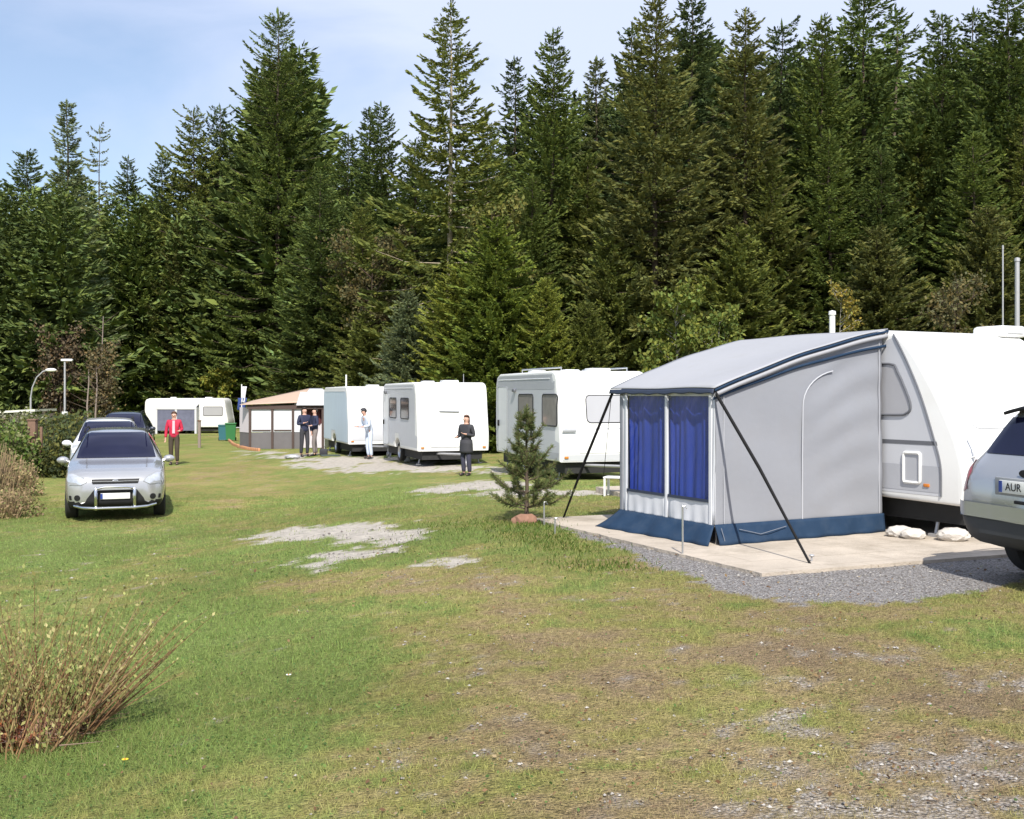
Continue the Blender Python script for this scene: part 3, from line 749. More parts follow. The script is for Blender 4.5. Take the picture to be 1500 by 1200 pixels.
def make_caravan(name, label, loc, rz, L, W, nose, group='white caravans on the camp pitches', axle=None, bev=.07):
    t = thing(name, label, 'caravan', loc, rz, group)
    axle = axle or -L * .55
    top = curve_pts(nose)
    rear = [(-L + .35, 2.56), (-L + .12, 2.48), (-L + .03, 2.3), (-L, 1.6), (-L + .02, .62), (-L + .06, .45)]
    arch = [(axle - .40 * math.cos(a), .45 + .30 * math.sin(a)) for a in np.linspace(0, PI, 12)]
    prof = top + rear + arch
    bm = bmesh.new()
    a = [bm.verts.new((x, -W / 2, z)) for x, z in prof]; b = [bm.verts.new((x, W / 2, z)) for x, z in prof]
    n = len(prof); side = [bm.faces.new(a), bm.faces.new(b[::-1])]
    for i in range(n): bm.faces.new((a[i], b[i], b[(i + 1) % n], a[(i + 1) % n]))
    bmesh.ops.recalc_face_normals(bm, faces=bm.faces)
    es = {e for f in side for e in f.edges}
    bmesh.ops.bevel(bm, geom=list(es), offset=bev, segments=4, affect='EDGES', profile=.5, clamp_overlap=True)
    bmesh.ops.triangulate(bm, faces=[f for f in bm.faces if len(f.verts) > 8])
    mb = MB().bm(bm); body = obj('body', mb, M['van_white'], t, angle=40)
    bvh = bvh_of(body)
    obj('chassis_and_shade', MB().box((-L / 2, 0, .31), (L - .25, W * .84, .26)).box((-L / 2, 0, .17), (L * .6, W * .5, .06)), M['chassis_and_shade'], t)  # dark box, deeper and wider than a chassis, stands in for shade underneath
    obj('drawbar', MB().tube([(-.3, -.55, .36), (1.05, -.03, .40)], .035, 8).tube([(-.3, .55, .36), (1.05, .03, .40)], .035, 8).box((1.15, 0, .43), (.35, .10, .10), bevel=.02)
        .tube([(.75, .16, .75), (.75, .16, .12)], .028, 8).lathe([(.0, -.04), (.09, -.04), (.10, 0), (.09, .04), (0, .04)], Matrix.Translation((.75, .16, .10)) @ Matrix.Rotation(PI / 2, 4, 'X'), 16), M['post_grey'], t)
    for s in (1, -1):
        Rm = Matrix.Rotation(-s * PI / 2, 4, 'X'); w = thing('wheel', None, None, (axle, s * (W / 2 - .16), .31)); w.parent = t
        obj('tyre', MB().lathe([(.18, -.09), (.28, -.10), (.31, -.07), (.31, .07), (.28, .10), (.20, .095), (.20, .05)], Rm, 28), M['tyre'], w)
        obj('rim', MB().lathe([(0, .08), (.05, .085), (.07, .05), (.17, .04), (.205, .09)], Rm, 24), M['rim'], w)
        for xx in (-.55, -L + .45):
            obj('corner_steady', MB().tube([(xx, s * W * .38, .40), (xx + .02, s * W * .43, .04)], .022, 6).box((xx + .02, s * W * .43, .02), (.14, .12, .035)), M['post_grey'], t)
    for s in (1, -1):
        yy = s * (W / 2 - bev - .03)
        obj('corner_rail', ring_on(bvh, [(yy, .50), (yy, 1.2), (yy, 2.0), (yy, 2.44)], 0, 1, .010, False, .004), M['van_panel'], t)
        obj('marker_lamp', MB().box((nose[0][0] + .02, s * (W / 2 - .16), .56), (.05, .10, .05), bevel=.012), M['lamp_amber'], t)
        obj('roof_rail', ring_on(bvh, [(-L + .3, 2.40), (nose[-1][0] - .1, 2.40)], 1, s, .012, False, .004), M['van_panel'], t)
    def pp(nm, poly, ax, sgn, m, off=.004, step=.12, parent=None, thick=0):
        return obj(nm, patch(bvh, poly, ax, sgn, off, step), M[m], parent or t, thick=thick)
    return t, bvh, pp

def rrect(a0, a1, b0, b1, r=.06, k=4):
    out = []
    for (cx, cy, st) in ((a1 - r, b1 - r, 0), (a0 + r, b1 - r, 90), (a0 + r, b0 + r, 180), (a1 - r, b0 + r, 270)):
        for j in range(k + 1):
            an = R(st + 90 * j / k); out.append((cx + r * math.cos(an), cy + r * math.sin(an)))
    return out

def van_window(pp, bvh, t, poly, ax, sgn, m='acrylic', r=.018):
    w = pp('window', poly, ax, sgn, m, .012, .15)
    fr = obj('window_seal', ring_on(bvh, poly, ax, sgn, r, off=.008), M['seal'], w); return w

def van_door(pp, bvh, t, x0, x1, sgn=-1, win=True, m='van_panel'):
    d = pp('door', rrect(x0, x1, .50, 2.22, .08), 1, sgn, m, .012, .2)
    obj('door_seal', ring_on(bvh, rrect(x0, x1, .50, 2.22, .08), 1, sgn, .012, off=.006), M['plastic_grey'], d)
    y = sgn * 1.19
    obj('door_handle', MB().box((x0 + .10, sgn * 1.185, 1.25), (.05, .05, .16), bevel=.01), M['black'], d)
    return d

def roof_bits(t, L, W, vents, z=2.575):
    for (x, y, s) in vents:
        o = obj('roof_vent', MB().box((x, y, z + .035), (s, s, .09), bevel=.03), M['van_panel'], t)

# --- the near caravan with the grey awning
hd = Vector((.459, -.889, 0)); rt = Vector((-.889, -.459, 0))
B0 = Vector((4.80, 14.02, 0)); W1 = 2.35
tip = B0 + hd * 1.18; ctr = tip - rt * (W1 / 2)
cv1, bvh1, pp1 = make_caravan('caravan', 'big white caravan with a sloping front, behind the grey awning at the right', (ctr.x, ctr.y, SLAB_Z), math.atan2(hd.y, hd.x), 4.55, W1, NOSE_A, axle=-2.75, bev=.10)
trim = curve_pts([(-.30, .52), (-.31, .9), (-.42, 1.25), (-.60, 1.72), (-.80, 2.12), (-.98, 2.42), (-1.06, 2.52)])
grey = [(-.30, .52)] + trim[1:] + [(-4.3, 2.50), (-4.4, .52)]
pp1('side_panel_and_shade', grey, 1, -1, 'van_grey', .003, .25)
obj('trim_strip', ring_on(bvh1, trim, 1, -1, .012, False, .008), M['van_line'], cv1)
pp1('lower_panel', [(-.33, .56), (-.32, .88), (-4.4, .88), (-4.4, .56)], 1, -1, 'van_lowgrey', .006, .25)
pp1('belt_strip', [(-.355, 1.135), (-.37, 1.185), (-4.4, 1.185), (-4.4, 1.135)], 1, -1, 'van_line', .006, .25)
wpoly = curve_pts([(-1.9, 2.15), (-1.12, 2.15), (-.98, 2.05), (-.80, 1.72), (-.77, 1.58), (-.84, 1.52), (-1.0, 1.50), (-1.9, 1.50)], 3)
w = pp1('window', wpoly, 1, -1, 'blind', .012, .12)
obj('window_seal', ring_on(bvh1, wpoly, 1, -1, .016, off=.01), M['van_line'], w)
hp = rrect(-.88, -.62, .66, 1.03, .03)
hh = pp1('service_hatch', hp, 1, -1, 'van_lowgrey', .010, .1)
obj('hatch_frame', ring_on(bvh1, hp, 1, -1, .022, off=.008), M['van_white'], hh)
obj('side_marker', MB().box((-.52, -W1 / 2 - .008, .64), (.09, .02, .04), bevel=.006), M['lamp_amber'], cv1)
hw = pp1('front_window', rrect(-.85, .85, 1.35, 2.0, .15), 0, 1, 'van_white', .010, .15)
obj('window_seal', ring_on(bvh1, rrect(-.85, .85, 1.35, 2.0, .15), 0, 1, .012, off=.006), M['van_panel'], hw)
lk = pp1('locker_lid', rrect(-.95, .95, .52, 1.12, .08), 0, 1, 'van_white', .008, .15)
obj('lid_gap', ring_on(bvh1, rrect(-.95, .95, .52, 1.12, .08), 0, 1, .007, off=.005), M['van_lowgrey'], lk)
roof_bits(cv1, 4.55, W1, [(-3.4, .2, .35)], 2.54)
for s in (1, -1): obj('grab_handle', MB().tube([(-.02, s, 1.0), (.06, s, 1.02), (.04, s, 1.2), (-.06, s, 1.22)], .014, 6), M['van_panel'], cv1)

# --- second caravan, its end towards us
def heading(a): return Vector((math.sin(a), -math.cos(a), 0))
def corner_to_center(c, h, W): l = Vector((-h.y, h.x, 0)); return Vector((c[0], c[1], 0)) + l * (W / 2)
h2 = heading(R(18)); p = corner_to_center((1.10, 25.2), h2, 2.3)
cv2, bvh2, pp2 = make_caravan('caravan', 'white caravan with two curtained side windows, half hidden by the grey awning and young pine', (p.x, p.y, gz(p.x, p.y) - .02), math.atan2(h2.y, h2.x), 5.0, 2.3, NOSE_B)
pp2('side_panel_and_shade', [(-.10, 1.95), (-.32, 2.5), (-4.9, 2.5), (-4.95, 1.95), (-4.95, .55), (-.05, .55), (-.02, 1.2)], 1, -1, 'van_grey', .003, .25)  # grey over the whole white side carries its shade
pp2('roof_band', [(-.16, 2.14), (-.33, 2.50), (-4.9, 2.50), (-4.95, 2.14)], 1, -1, 'van_lowgrey', .006, .25)
for x0, x1 in ((-1.16, -.16), (-2.98, -1.85)): van_window(pp2, bvh2, cv2, rrect(x0, x1, 1.28, 2.02, .08), 1, -1, 'curtained')
van_door(pp2, bvh2, cv2, -4.75, -3.95)
pp2('lower_band', [(-.05, .50), (-.03, .66), (-4.95, .66), (-4.95, .50)], 1, -1, 'van_lowgrey', .006, .25)
van_window(pp2, bvh2, cv2, rrect(-.45, .75, 1.36, 2.0, .10), 0, 1, 'blind', .012)
pp2('front_strip', [(-1.08, 1.20), (1.08, 1.20), (1.08, 1.235), (-1.08, 1.235)], 0, 1, 'van_lowgrey', .005, .15)
pp2('lower_band', [(-1.08, .47), (1.08, .47), (1.08, .62), (-1.08, .62)], 0, 1, 'van_grey', .005, .15)
lk = pp2('locker_lid', rrect(-.7, .7, .66, 1.12, .06), 0, 1, 'van_white', .007, .15)
obj('lid_gap', ring_on(bvh2, rrect(-.7, .7, .66, 1.12, .06), 0, 1, .006, off=.005), M['van_grey'], lk)
obj('maker_plate', MB().box((.045, -.93, 1.17), (.012, .34, .05), bevel=.004), M['plastic_grey'], cv2)
obj('porch_lamp', MB().box((-3.3, -1.19, 2.12), (.2, .06, .08), bevel=.02), M['van_line'], cv2)
roof_bits(cv2, 5, 2.3, [(-1.0, .2, .5), (-2.6, .1, .4), (-4.0, -.3, .4)])
obj('roof_rack', MB().tube([(-.7, -.85, 2.66), (-3.6, -.85, 2.66)], .02).tube([(-.7, .85, 2.66), (-3.6, .85, 2.66)], .02)
    .tube([(-.7, -.85, 2.57), (-.7, -.85, 2.66)], .015).tube([(-3.6, -.85, 2.57), (-3.6, -.85, 2.66)], .015).tube([(-.7, .85, 2.57), (-.7, .85, 2.66)], .015).tube([(-3.6, .85, 2.57), (-3.6, .85, 2.66)], .015), M['alu'], cv2)

# --- third caravan, wide pale front window
h3 = heading(R(19)); p = corner_to_center((-2.9, 33.5), h3, 2.3)
cv3, bvh3, pp3 = make_caravan('caravan', 'white caravan with a rounded pale front window, behind the woman in dark clothes', (p.x, p.y, gz(p.x, p.y)), math.atan2(h3.y, h3.x), 5.0, 2.3, NOSE_B)
pp3('side_panel_and_shade', [(-.10, 1.95), (-.32, 2.5), (-4.9, 2.5), (-4.95, 1.95), (-4.95, .55), (-.05, .55), (-.02, 1.2)], 1, -1, 'van_grey', .003, .25)  # shade of this side laid on as a grey skin over white paint
for x0, x1 in ((-2.2, -1.1), (-3.85, -2.85)): van_window(pp3, bvh3, cv3, rrect(x0, x1, 1.42, 2.08, .08), 1, -1)
van_door(pp3, bvh3, cv3, -4.8, -4.05)
fw = rrect(-.62, .38, 1.68, 2.42, .22)
fwo = pp3('front_window', fw, 0, 1, 'van_panel', .010, .12)
obj('window_seal', ring_on(bvh3, fw, 0, 1, .012, off=.006), M['van_lowgrey'], fwo)
obj('window_sill', ring_on(bvh3, [(-.42, 1.68), (.2, 1.66)], 0, 1, .03, False, .012), M['plastic_grey'], fwo)
lk = pp3('locker_lid', rrect(-.75, .55, .58, 1.16, .06), 0, 1, 'van_white', .008, .15)
obj('lid_gap', ring_on(bvh3, rrect(-.75, .55, .58, 1.16, .06), 0, 1, .010, off=.005), M['van_lowgrey'], lk)
obj('porch_lamp', MB().box((-4.4, -1.19, 2.28), (.2, .08, .1), bevel=.02), M['van_line'], cv3)
roof_bits(cv3, 5, 2.3, [(-1.2, .2, .5), (-3.2, 0, .4)])
obj('aerial', MB().tube([(-.6, .5, 2.58), (-.6, .5, 2.85)], .01, 6), M['post_grey'], cv3)

# --- fourth caravan, the shade of its white side painted on as pale blue
h4 = heading(R(20)); p = corner_to_center((-6.0, 40.0), h4, 2.3)
cv4, bvh4, pp4 = make_caravan('caravan', 'white caravan with a pale blue shaded side, right of the brown framed awning', (p.x, p.y, gz(p.x, p.y)), math.atan2(h4.y, h4.x), 5.0, 2.3, NOSE_B)
M['side_shade_blue'] = mat('pale_blue_side_shade', (.58, .67, .74), .7, .08, 3, spec=.3, stretch=(4, 1, .3))
pp4('painted_side_shade', [(-.22, 2.4), (-4.9, 2.4), (-4.9, .12 + .4), (-.08, .12 + .4), (-.05, 1.2)], 1, -1, 'side_shade_blue', .006, .25)
pp4('front_strip', [(-1.05, 1.92), (.6, 1.92), (.6, 1.96), (-1.05, 1.96)], 0, 1, 'van_grey', .005, .15)
lk = pp4('locker_lid', rrect(-1.0, .3, .58, 1.16, .06), 0, 1, 'van_grey', .008, .15)
roof_bits(cv4, 5, 2.3, [(-2.0, .2, .45)])
obj('aerial', MB().tube([(-2.6, -.7, 2.56), (-2.6, -.7, 3.05)], .03, 8), M['post_white'], cv4)

# --- fifth, seen above the brown framed awning
cv5, bvh5, pp5 = make_caravan('caravan', 'white caravan seen only above the beige roof of the brown framed awning', (-4.9, 51.6, gz(-8, 51)), R(6), 5.2, 2.3, NOSE_B)
van_window(pp5, bvh5, cv5, rrect(-4.3, -3.0, 1.35, 2.0, .08), 1, -1)
roof_bits(cv5, 5.2, 2.3, [(-1.5, 0, .45)])

# --- far caravan at the end of the lane
cv6, bvh6, pp6 = make_caravan('caravan', 'small cream and white caravan far off at the lane end, behind the person in red', (-20.9, 81.2, gz(-23, 81)), R(2), 6.0, 2.3, NOSE_B)
van_window(pp6, bvh6, cv6, rrect(-1.75, -.35, 1.3, 1.95, .08), 1, -1, 'blind', .02)
pp6('lower_band', [(-.05, .50), (-.02, 1.0), (-5.95, 1.0), (-5.95, .50)], 1, -1, 'van_panel', .005, .3)
roof_bits(cv6, 6, 2.3, [(-1.6, 0, .5), (-4.2, 0, .4)])

# ------------------------------------------------------------------ the grey awning
A0 = Vector((2.38, 12.80, SLAB_Z))
aw = thing('awning', 'pale grey caravan awning with two blue curtained windows and a navy skirt', 'awning', A0, math.atan2(.459, .889), 'caravan awnings')
def roofp(u, v):     # u along the front, v towards the caravan
    x = -.05 + 2.77 * v; w0 = -.05; w1 = 2.2 + .7 * v; y = w0 + (w1 - w0) * u
    z = 1.835 + (2.60 - 1.835) * v + .06 * math.sin(PI * v) - .05 * math.sin(PI * u) * math.sin(PI * v) - .02 * (u * v)
    z += .006 * math.sin(9 * u + 3 * v) + .004 * math.sin(17 * v + 5 * u)
    return (x, y, z)
obj('roof_sheet', MB().grid(roofp, 26, 26), M['canvas_roof'], aw, thick=.012, angle=60)
val = MB(); val.grid(lambda u, v: (-.055 - .015 * v, roofp(u, 0)[1], roofp(u, 0)[2] - .012 - .06 * v + .008 * math.sin(u * 40) * v), 40, 3)
obj('front_edge_strip', val, M['navy_dark'], aw, thick=.006, angle=60)  # narrow dark strip hanging along the roof's front edge
def side_top(v): return roofp(0, v)[2]
wf = 2.66
def sidep(u, v):
    x = wf * u; zt = side_top((x + .05) / 2.77) - .03; z = .20 + (zt - .20) * v
    wr = .010 * math.sin(v * 34 + 3 * math.sin(u * 5)) * smooth(.45, .75, u) * (.3 + .7 * v) + .008 * math.sin(u * 23 + v * 3) * (1 - v) ** 2 + .012 * math.sin(u * 9 + v * 8) * math.sin(PI * v)
    return (x, -.0 + float(wr), z)
obj('side_wall', MB().grid(sidep, 60, 44), M['canvas'], aw, thick=.004, angle=80)
for k, (dz, hgt) in enumerate(((-.012, .032), (-.105, .036))):
    bnd = MB(); bnd.grid(lambda u, v: (-.05 + 2.77 * u, -.062 + .03 * (k), side_top(u) + dz - hgt * v - (.09 * u if k else 0)), 24, 1)
    obj('edge_band', bnd, M['navy'], aw, thick=.006, angle=60)
bnd = MB(); bnd.grid(lambda u, v: (-.05 + 2.77 * u, -.058, side_top(u) - .058 - .05 * v), 24, 1)
obj('edge_piping', bnd, M['canvas_roof'], aw, thick=.006, angle=60)
arc = [(1.32, -.016, .22), (1.32, -.016, 1.0), (1.33, -.016, 1.62)] + [(1.33 + .62 * (1 - math.cos(a)), -.018, 1.62 + .44 * math.sin(a)) for a in np.linspace(.15, 1.35, 9)]
obj('zip_seam', MB().tube(arc, .009, 6), M['seam'], aw)
obj('wall_seam', MB().tube([(.12, -.014, .24), (.12, -.010, 1.80)], .005, 5), M['seam'], aw)
obj('wall_seam', MB().tube([(2.60, -.018, .24), (2.60, -.016, 2.42)], .006, 5), M['seam'], aw)
def skirt_side(u, v):
    x = -.02 + (wf + .04) * u
    return (x, -.02 - .10 * v * (1 - .6 * u) - .018 * math.sin(u * 37) * v, .235 - .232 * v + .010 * math.sin(u * 21) * v * (1 - v) * 4)
obj('skirt', MB().grid(skirt_side, 70, 6), M['navy'], aw, thick=.006, angle=70)
def skirt_front(u, v):
    return (-.015 - (.16 + .16 * u) * v - .02 * math.sin(u * 31) * v, -.1 * v + (2.02 + .22 * v) * u, .225 - .222 * v + .02 * math.sin(u * 17) * v * (1 - v) * 4)
obj('skirt', MB().grid(skirt_front, 60, 6), M['navy'], aw, thick=.006, angle=70)
for cp in ([(-.03, 1.9, .2), (-.16, 1.75, .10), (-.22, 1.55, .02)], [(.3, -.07, .17), (.6, -.10, .10), (1.0, -.09, .17)], [(.02, -.09, .2), (.05, -.12, .05)]): obj('skirt_cord', MB().tube(cp, .005, 5), M['cord'], aw)
# front wall: canvas frame round the two windows
TOPZ = 1.80
fr = MB()
def fpanel(y0, y1, z0, z1): fr.grid(lambda u, v: (0.004 * math.sin(u * 9 + v * 5) + (.012 * math.sin((y0 + (y1 - y0) * u) * 30) * (1 - v) if z1 < .7 else 0), y0 + (y1 - y0) * u, z0 + (z1 - z0) * v), 16, 8)
fpanel(.0, .10, .20, TOPZ); fpanel(.93, 1.0, .20, TOPZ); fpanel(1.85, 2.02, .20, TOPZ)
fpanel(.10, .93, .20, .50); fpanel(1.0, 1.85, .20, .50); fpanel(.10, .93, 1.74, TOPZ); fpanel(1.0, 1.85, 1.74, TOPZ)
obj('front_wall', fr, M['canvas_white'], aw, thick=.004, angle=60)
obj('window_post', MB().box((-.012, .075, 1.0), (.014, .045, 1.58)), M['canvas_white'], aw)
obj('window_post', MB().box((-.012, .965, 1.0), (.014, .04, 1.58)), M['canvas_white'], aw)
obj('window_post', MB().box((-.012, 1.87, 1.0), (.014, .03, 1.58)), M['canvas_white'], aw)
obj('window_post', MB().box((-.010, 1.98, 1.0), (.014, .05, 1.58)), M['canvas'], aw)
for y0, y1 in ((.10, .93), (1.0, 1.85)):
    w = obj('window', MB().grid(lambda u, v: (-.006 + .006 * math.sin(u * 5 + v * 4), y0 + (y1 - y0) * u, .50 + 1.24 * v), 12, 12), M['film'], aw)
    obj('curtain', MB().grid(lambda u, v: (.05 + .009 * math.sin(u * 41 + 2 * math.sin(u * 7) + math.sin(v * 3)) * (1 - .4 * v) + .012 * math.sin(u * 15 + 2 * v), y0 - .02 + (y1 - y0 + .04) * u, .47 + 1.27 * v), 90, 6), M['curtain'], w, angle=90)
    obj('window_hem', MB().box((-.012, (y0 + y1) / 2, .50), (.012, y1 - y0, .035)), M['navy_dark'], w)
# far side wall and back closing strip
def leftp(u, v):
    x = wf * u; q = roofp(1, (x + .05) / 2.77); return (x, 2.02 + (q[1] - .14 - 2.02) * (.4 + .6 * u), .02 + (q[2] - .05) * v)
obj('side_wall', MB().grid(leftp, 14, 14), M['canvas'], aw, thick=.004, angle=80)
# poles
obj('frame_pole', MB().tube([(.04, .03, .0), (.04, .03, 1.80)], .014).tube([(.04, 1.98, 0), (.04, 1.98, 1.80)], .014).tube([(.02, .02, 1.79), (.02, 2.1, 1.79)], .014), M['alu'], aw)
obj('guy_pole', MB().tube([(-.03, -.03, 1.80), (-.015, -.8, .95), (.0, -1.60, -.02)], [.019, .019, .013], 8), M['pole_black'], aw)
obj('guy_pole', MB().tube([(-.03, 2.16, 1.80), (-.11, 2.75, .85), (-.18, 3.27, -.05)], [.019, .019, .013], 8), M['pole_black'], aw)
obj('guy_rope', MB().tube([(-.05, 2.16, 1.82), (.25, 2.85, .6)], .004, 4), M['pole_black'], aw)

# ------------------------------------------------------------------ brown framed awning further back
D5 = 47.0
def at(px, d): return (px - CX) / FPX * d
xl, xr = at(348, D5), at(474, D5); z5 = gz((xl + xr) / 2, D5); wd = xr - xl
a5 = thing('awning', 'beige roofed awning with dark brown frame and white panels, far back on the left', 'awning', (xl, D5, z5), R(3), 'caravan awnings')
fl = xl
def lx(px): return at(px, D5) - fl
for px in (366, 398.5, 428.5, 472):
    obj('post', MB().box((lx(px), 0, .95), (.10, .08, 1.9)), M['brown_frame'], a5)
obj('beam', MB().box(((lx(362) + lx(474)) / 2, -.005, 1.80), (lx(474) - lx(362), .10, .17)), M['brown_frame'], a5)
for p0, p1 in ((368, 397), (400, 427), (430, 440)):
    obj('panel', MB().box(((lx(p0) + lx(p1)) / 2, .03, 1.22), (lx(p1) - lx(p0), .02, 1.0)), M['canvas_white'], a5)
    if p1 - p0 > 15: obj('rail', MB().box(((lx(p0) + lx(p1)) / 2, .0, .80), (lx(p1) - lx(p0) - .06, .03, .05)), M['brown_frame'], a5)
obj('side_panel_and_shade', MB().prism([(lx(345), .9, .7), (lx(366) - .05, .02, .7), (lx(366) - .05, .02, 1.78), (lx(345), .9, 1.78)], (.01, .02, 0)), M['lilac'], a5)  # shading of the awning's side put into its lilac colour
obj('skirt', MB().box(((lx(366) + lx(440)) / 2, .04, .35), (lx(440) - lx(366), .03, .70)).prism([(lx(345), .93, 0), (lx(366) - .05, .05, 0), (lx(366) - .05, .05, .7), (lx(345), .93, .7)], (.01, .02, 0)), M['skirt_grey'], a5)
obj('roof_sheet', MB().grid(lambda u, v: (lx(352) + (lx(440) - lx(352)) * u, -.15 + 2.9 * v, 1.90 + .1 * u + .62 * v * (.25 + .75 * u)), 10, 8), M['beige'], a5, thick=.02)
obj('roof_sheet', MB().grid(lambda u, v: (lx(440) + (lx(476) - lx(440)) * u, -.15 + 2.9 * v, 2.0 + .62 * v), 6, 8).prism([(lx(434), -.17, 1.88), (lx(476), -.17, 1.88), (lx(476), -.17, 2.45), (lx(440), -.17, 2.45)], (0, .02, 0)), M['canvas_white'], a5, thick=.01)
obj('dark_doorway_sheet', MB().grid(lambda u, v: (lx(441) + (lx(472) - lx(441)) * u, .35 + .04 * math.sin(u * 30), 1.05 + .7 * v), 40, 3), M['maroon'], a5, angle=90)  # maroon sheet stands in for the shaded doorway interior and reddish things inside
obj('panel', MB().box(((lx(441) + lx(472)) / 2, .38, .55), (lx(472) - lx(441), .02, 1.05)), M['lilac'], a5)
obj('side_wall', MB().box((lx(474), 1.4, .95), (.02, 2.7, 1.9)), M['canvas_white'], a5)

# far awning on the end caravan
a6 = thing('awning', 'white framed awning with dark windows on the far caravan at the lane end', 'awning', (at(228, 79), 79.0, gz(-24, 79)), R(2), 'caravan awnings')
W6 = at(287, 79) - at(228, 79)
obj('roof_sheet', MB().grid(lambda u, v: (W6 * u, 1.2 * v, 1.95 + .3 * v), 6, 4), M['canvas_white'], a6, thick=.03)
for x in (.05, W6 * .5, W6 - .05): obj('post', MB().box((x, 0, .98), (.14, .06, 1.95)), M['canvas_white'], a6)
for k in range(2):
    x0, x1 = (.12, W6 * .5 - .07) if k == 0 else (W6 * .5 + .07, W6 - .12)
    obj('window', MB().box(((x0 + x1) / 2, .02, 1.0), (x1 - x0, .03, 1.55)), M['blind_dark'] if 'blind_dark' in M else M.setdefault('blind_dark', mat('grey_blue_window', (.16, .17, .24), .2, .3, 3, coat=.3)), a6)
obj('header', MB().box((W6 / 2, -.005, 1.86), (W6, .07, .20)), M['canvas_white'], a6)
for xx in (0, W6): obj('side_wall', MB().box((xx, .62, .95), (.03, 1.2, 1.9)), M['canvas_white'], a6)
# ------------------------------------------------------------------ conifers
def rhombs(P, D, L, Wd, rnd, flat=None):
    """leaf-sized four-cornered sprays: base points, directions, lengths, widths"""
    n = len(P); D = D / np.linalg.norm(D, axis=1, keepdims=True)
    r = rnd.normal(size=(n, 3)) if flat is None else .55 * flat + .75 * rnd.normal(size=(n, 3))
    Sd = np.cross(D, r); Sd /= np.linalg.norm(Sd, axis=1, keepdims=True) + 1e-9
    L = L[:, None]; Wd = Wd[:, None]
    V = np.stack([P, P + D * L * .45 + Sd * Wd, P + D * L, P + D * L * .45 - Sd * Wd], 1)
    return V.reshape(-1, 3), np.arange(n * 4).reshape(-1, 4)

def conifer(seed, H=20, Rb=3.8, whorl=.50, nb=7, p=.9, base=.06, sparse=0., droop=1., lump=0., topfat=0., spray=.27, dens=1.7):
    """crown sprays and limb lines of one spruce or pine of height H"""
    r = np.random.default_rng(seed)
    P = []; D = []; L = []; Wd = []; Cc = []; limbs = []
    z = H * base
    while z < H - .25:
        t = z / H
        prof = (1 - t) ** p * (1 + topfat * math.sin(PI * t)) * min(1, .55 + 3.0 * (t - base + .02))
        Lw = Rb * prof + .22
        k_n = max(4, int(nb * (.6 + .6 * (1 - t)) + r.integers(-1, 2)))
        a0 = r.random() * 2 * PI
        for k in range(k_n):
            if r.random() < sparse * (1 if .05 < t < .93 else .2): continue
            a = a0 + 2 * PI * k / k_n + r.normal() * .25
            ln = Lw * (.62 + .5 * r.random()) * (1 + lump * (fbm(np.array(3 * math.cos(a) + seed), np.array(z * .5), seed, 2) - .5) * 2)
            if r.random() < .10: ln *= 1.22
            s0 = (.75 * t - .38) * droop + .12 * r.normal()
            up = .42 * (1 - .3 * t)
            zz = z + r.normal() * .12
            m = max(6, int((12 + 26 * ln) * dens))
            q = .04 + .96 * r.random(m) ** .8
            ca, sa = math.cos(a), math.sin(a)
            zoff = ln * (s0 * q + up * q * q - .18 * q)
            side = r.choice([-1, 1], m) * (.25 + .75 * r.random(m))
            # sprays leave the limb sideways and hang a little
            lat = side * (.10 + .30 * ln * (1 - q) * .5) * r.random(m)
            px = ca * ln * q - sa * lat; py = sa * ln * q + ca * lat
            P.append(np.stack([px, py, zz + zoff - np.abs(lat) * .25], -1))
            slope = s0 + 2 * up * q - .18
            tip = q > .85
            dx = ca * (.75) - sa * side * np.where(tip, .3, .85); dy = sa * (.75) + ca * side * np.where(tip, .3, .85)
            dz = slope * .7 - np.where(tip, -.1, .28) + .22 * r.normal(size=m)
            D.append(np.stack([dx, dy, dz], -1))
            sc = spray * (.65 + .7 * r.random(m)) * (.6 + .5 * (1 - t)) * (.85 + .2 * min(ln, 2))
            L.append(sc); Wd.append(sc * (.13 + .10 * r.random(m)))
            tone = (.72 + .5 * r.random()) * (.8 + .4 * r.random(m))
            Cc.append(tone)
            if ln > .8: limbs.append(((0, 0, zz), (ca * ln * .5, sa * ln * .5, zz + ln * (.5 * s0 + .25 * up - .09)), (ca * ln * .93, sa * ln * .93, zz + ln * (.93 * s0 + .86 * up - .17))))
        z += whorl * (.75 + .5 * r.random()) * (1.05 - .65 * t)
    # leader
    P.append(np.array([[0, 0, H - .5], [0, 0, H - .3], [0, 0, H - .6], [0, 0, H - .2]])); D.append(np.array([[.1, 0, 1.], [-.1, .1, 1], [0, -.1, 1], [0, 0, 1]]))
    L.append(np.array([.5, .45, .5, .4])); Wd.append(np.array([.06] * 4)); Cc.append(np.ones(4))
    P = np.vstack(P); D = np.vstack(D); L = np.concatenate(L); Wd = np.concatenate(Wd); tone = np.concatenate(Cc)
    Vv, Ff = rhombs(P, D, L, Wd, r, flat=np.array([0, 0, 1.0]))
    hue = r.random(len(P))
    col = np.stack([tone * (.85 + .35 * hue), tone * (.95 + .12 * hue), tone * (1.0 - .3 * hue)], -1)
    return Vv, Ff, np.repeat(col, 4, 0), limbs, H

def trunk_mesh(H, r0, limbs, seed):
    r = random.Random(seed); mb = MB()
    n = 14; pts = [(0.06 * math.sin(k * .9 + seed), .06 * math.cos(k * .7 + seed), H * k / n * .985) for k in range(n + 1)]
    mb.tube(pts, [r0 * (1 - .93 * k / n) * (1.25 if k == 0 else 1) for k in range(n + 1)], 9)
    for l in limbs:
        if r.random() < .4: mb.tube(l, [.028, .016, .006], 4, caps=False)
    return mb

